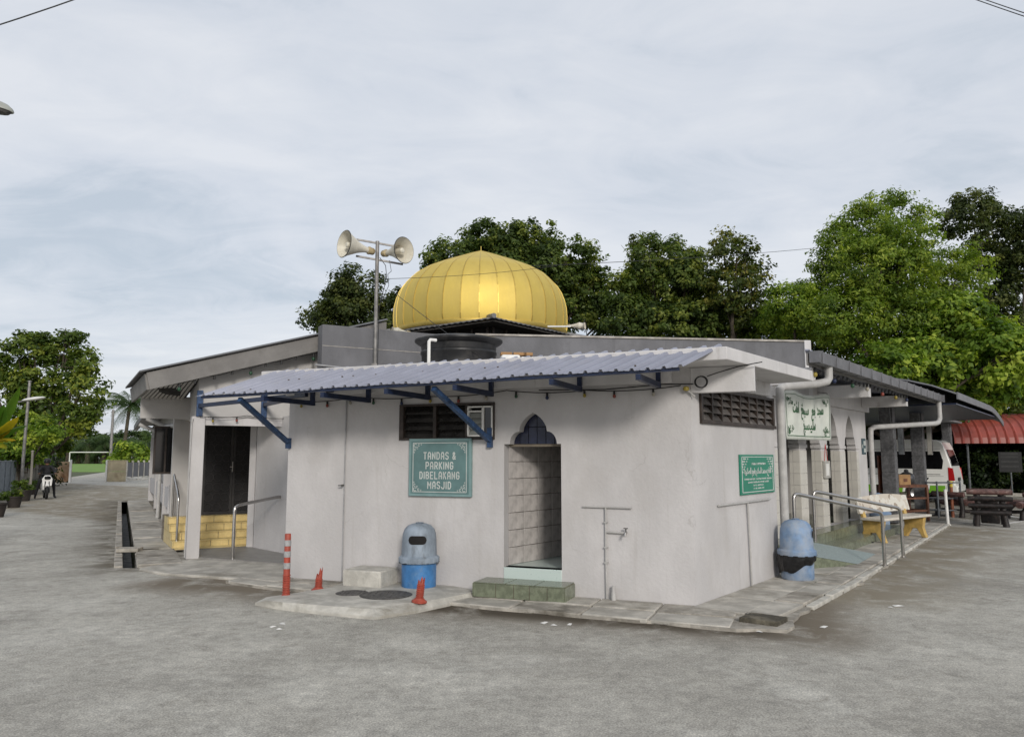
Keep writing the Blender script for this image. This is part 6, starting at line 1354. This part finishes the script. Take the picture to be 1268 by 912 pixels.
tree('shade_tree', 'big loose dark-leaved tree behind the picket fence', [(30, 432, 26, 20), (72, 432, 30, 22), (100, 448, 22, 22), (50, 468, 50, 32), (100, 486, 30, 34), (15, 470, 30, 34), (70, 505, 50, 30), (108, 520, 24, 24), (40, 420, 14, 10), (88, 416, 14, 8), (-20, 450, 30, 40), (60, 540, 40, 24)], 40, 'mid', leaf=.24, cr=.55, gap=.2, dens=.95, r0=.25, group=LG)
tree('leafy_tree', 'low lime-green spreading shrub tree over the panel fence', [(20, 520, 26, 14), (48, 530, 24, 12), (30, 545, 36, 14), (60, 535, 16, 8), (10, 560, 30, 16), (35, 570, 26, 12), (-20, 540, 30, 26)], 35, 'bright', leaf=.20, cr=.42, dens=.95, gap=.15, r0=.12, group=LG)
tree('shade_tree', 'dark hedge tree right behind the old pickets', [(30, 585, 24, 18), (55, 580, 16, 18), (45, 590, 30, 14), (5, 585, 20, 20)], 44, 'hedge', leaf=.2, r0=.1, group=LG)
tree('shade_tree', 'dense green bush tree behind the mesh fence', [(165, 560, 20, 14), (185, 565, 16, 14), (150, 568, 14, 8)], 66, 'bright', leaf=.32, cr=.7, r0=.12, group=LG)

# ---- hedge bushes behind the picnic table
for k, (x, y, rx, ry, kind, lab) in enumerate(((1215, 585, 22, 32, 'hedge', 'dark hedge bush directly behind the van tail'), (1245, 590, 24, 26, 'hedge', 'dark hedge bush beside the grey hedge notice'), (1275, 585, 26, 34, 'mid', 'greener hedge bush at the far yard edge'), (1300, 580, 24, 34, 'hedge', 'dark hedge bush past the red canopy post'))):
    tree('hedge_bush', lab, [(x, y, rx, ry), (x + 6, y - 18, rx * .7, ry * .5)], 35.2, kind, leaf=.17, cr=.4, dens=1.5, r0=.06, group='hedge bushes at the yard edge', cat='bush')

# ---- palms
def palm(name, label, base, h, fl, nf, kind, group, nl=22, lean=0, r0=.16, lw=.05):
    t = thing(name, label, 'palm', tuple(base), 0, group); top = Vector((lean, 0, h))
    MB().tube([(0, 0, -.02), (lean * .3, 0, h * .5), top], [r0 * 1.2, r0 * .9, r0 * .8], 9).build('trunk', BARK, t, smooth=True)
    mr = MB(); P = []; T = []
    for i in range(nf):
        az = 2 * pi * i / nf * 2.4 + random.uniform(-.2, .2); el = rad(random.uniform(-25, 72)); L_ = fl * random.uniform(.8, 1.1); hd = Vector((cos(az), sin(az), 0)); pts = []
        for s in np.linspace(0, 1, 9):
            a = el - rad(95) * s * s * (.6 + .4 * cos(el)); pts.append(top + hd * (L_ * s * cos(el * .8 - .35 * s)) * .95 + Vector((0, 0, L_ * (sin(el) * s - .62 * s * s))))
        mr.tube(pts, [.035 * (1 - .8 * s) + .006 for s in np.linspace(0, 1, 9)], 4, False); tb = np.clip(rng.normal(.42, .2), 0, 1)
        for j in range(nl):
            s = .12 + .88 * j / nl; f_ = s * 8; a = pts[int(min(f_, 7))].lerp(pts[int(min(f_, 7)) + 1], f_ - int(min(f_, 7))); tg = (pts[int(min(f_, 7)) + 1] - pts[int(min(f_, 7))]).normalized(); sd2 = tg.cross(Vector((0, 0, 1))).normalized()
            ll = fl * .26 * (sin(pi * (.15 + .85 * s)) * .9 + .25)
            for sg in (-1, 1):
                e_ = a + (sd2 * sg * .8 + tg * .55 + Vector((0, 0, -.55 - random.uniform(0, .3)))).normalized() * ll; w = tg * lw * fl * .25
                P += [a - w, a + w, e_ + Vector((0, 0, -.02)), e_ - tg * .01]; T += [tb + random.gauss(0, .08)] * 4
    mr.build('frond_stems', LM[kind], t); stuff(bpy.data.objects[-1]) if False else None
    n = len(P) // 4; me = bpy.data.meshes.new('fronds'); me.from_pydata([tuple(p) for p in P], [], [(4 * i, 4 * i + 1, 4 * i + 2, 4 * i + 3) for i in range(n)]); at = me.attributes.new('tint', 'FLOAT', 'POINT'); at.data.foreach_set('value', np.clip(T, 0, 1)); me.materials.append(LM[kind])
    o = bpy.data.objects.new('fronds', me); COL.objects.link(o); o.parent = t; stuff(o); return t
c = D(153, 560, 112); palm('coconut_palm', 'tall coconut palm with drooping fronds beyond the gate', (c.x, c.y, 0), 1.65 + (565 - 503) / F * 112, 5.0, 26, 'palm', None, 26, .5, .28, .045)
for k, (x, dp, h, f_) in enumerate(((70, 186, 3.0, 6.5), (84, 181, 4.2, 6.5), (97, 184, 3.2, 6.2), (108, 181, 4.6, 6.4), (119, 186, 3.0, 6.5), (128, 182, 4.4, 6.2), (141, 187, 3.4, 6.5), (154, 183, 4.2, 6.5), (168, 186, 3.2, 6.4), (181, 182, 4.4, 6.5), (194, 187, 3.6, 6.5), (57, 183, 4.0, 6.5), (44, 187, 3.4, 6.5))):
    c = D(x, 570, dp); palm('oil_palm', 'squat oil palm in the row across the grass field', (c.x, c.y, 0), h, f_, 22, 'palm', 'oil palms beyond the field', 14, 0, .5, .07)
wl_ = []
for x in range(-120, 330, 22): c = D(x, 550 + random.uniform(-6, 6), 205); wl_.append(((c.x, c.y, 4.0), 5.5, 3.0, 4.5 + random.uniform(-.8, 1.2)))
for x in range(860, 1420, 24): c = D(x, 545, 62); wl_.append(((c.x, c.y, 3.2), 2.4, 1.6, 3.2))
P, Nn, T = crown_points(wl_, 40, 1.3, 1.0, 0); o = leaf_mesh('far_woodland', P, Nn, .75 * rng.uniform(.6, 1.2, len(P)), T, LM['palm'], None); stuff(o)
tag(o, 'dim green belt of far woodland behind the oil palms', 'woodland')

# ---- banana plant
c = D(-14, 560, 29.5); t = thing('banana_plant', 'banana plant with broad green and yellowing leaves over the panel fence', 'banana plant', (c.x, c.y, 0))
MB().tube([(0, 0, -.02), (.05, 0, 1.2), (.1, 0, 2.2)], [.14, .11, .08], 10).build('stem', mat('banana_stem', (.13, .14, .05), .6, var=.25), t, smooth=True)
for k, (tx, ty, sagk, w, tb) in enumerate(((25, 478, .25, .30, .30), (-10, 470, .2, .28, .2), (23, 516, .35, .24, .96), (33, 527, .5, .26, .15), (20, 545, .55, .26, .92), (8, 556, .7, .24, .62), (-30, 540, .5, .28, .3), (5, 500, .2, .26, .12))):
    e_ = D(tx, ty, 29.0 + random.uniform(-.5, .5)) - Vector((c.x, c.y, 0)); st0 = Vector((.1, 0, 2.15)); L_ = (e_ - st0).length; pts = [st0.lerp(e_, s) + Vector((0, 0, sagk * L_ * .9 * s * (1 - s))) for s in np.linspace(0, 1, 12)]
    vs, fs, tt = [], [], []
    for i, p in enumerate(pts):
        s = i / 11; tg = (pts[min(i + 1, 11)] - pts[max(i - 1, 0)]).normalized(); sd2 = tg.cross(Vector((0, 0, 1))).normalized(); up = sd2.cross(tg); ww = w * (sin(pi * min(1, .08 + s * .95)) ** .6) * (1 if s > .12 else .2)
        vs += [p + sd2 * ww + up * (-.25 * ww) + Vector((0, 0, -.3 * ww * random.random())), p + up * .01, p - sd2 * ww - up * .25 * ww + Vector((0, 0, -.3 * ww * random.random()))]; tt += [tb + random.gauss(0, .05)] * 3
    for i in range(11): fs += [(3 * i, 3 * i + 1, 3 * i + 4, 3 * i + 3), (3 * i + 1, 3 * i + 2, 3 * i + 5, 3 * i + 4)]
    me = bpy.data.meshes.new('leaf'); me.from_pydata([tuple(v) for v in vs], [], fs); at = me.attributes.new('tint', 'FLOAT', 'POINT'); at.data.foreach_set('value', np.clip(tt, 0, 1)); me.materials.append(LM['banana']); me.shade_smooth(); o = bpy.data.objects.new('leaf', me); COL.objects.link(o); o.parent = t
# ---- potted plants along the fence
for (x, y, s_, lab) in ((-5, 640, .24, 'potted plant in a dark tub closest to the yard along the fence'), (17, 628, .23, 'potted plant in a dark tub beside the panel fence end'), (29, 620, .26, 'bushy potted plant between the two poles'), (39, 612, .22, 'small potted plant behind the short pale pole')):
    c = G(x, y); t = thing('potted_plant', lab, 'potted plant', (c.x, c.y, 0), 0, 'potted plants along the fence')
    MB().lathe([(0, 0), (s_ * .75, 0), (s_, s_ * 1.4), (s_ * 1.08, s_ * 1.42), (s_ * 1.08, s_ * 1.6), (s_ * .95, s_ * 1.6), (s_ * .9, s_ * 1.45), (0, s_ * 1.45)], 16).build('pot', POTP, t, smooth=True)
    P, Nn, T = crown_points([((0, 0, s_ * 2.3), s_ * 1.1, s_ * 1.1, s_ * .9)], 30, .16, .6, .1); leaf_mesh('foliage', P, Nn, .12 * rng.uniform(.6, 1.2, len(P)), T - .15, LM['mid'], t)
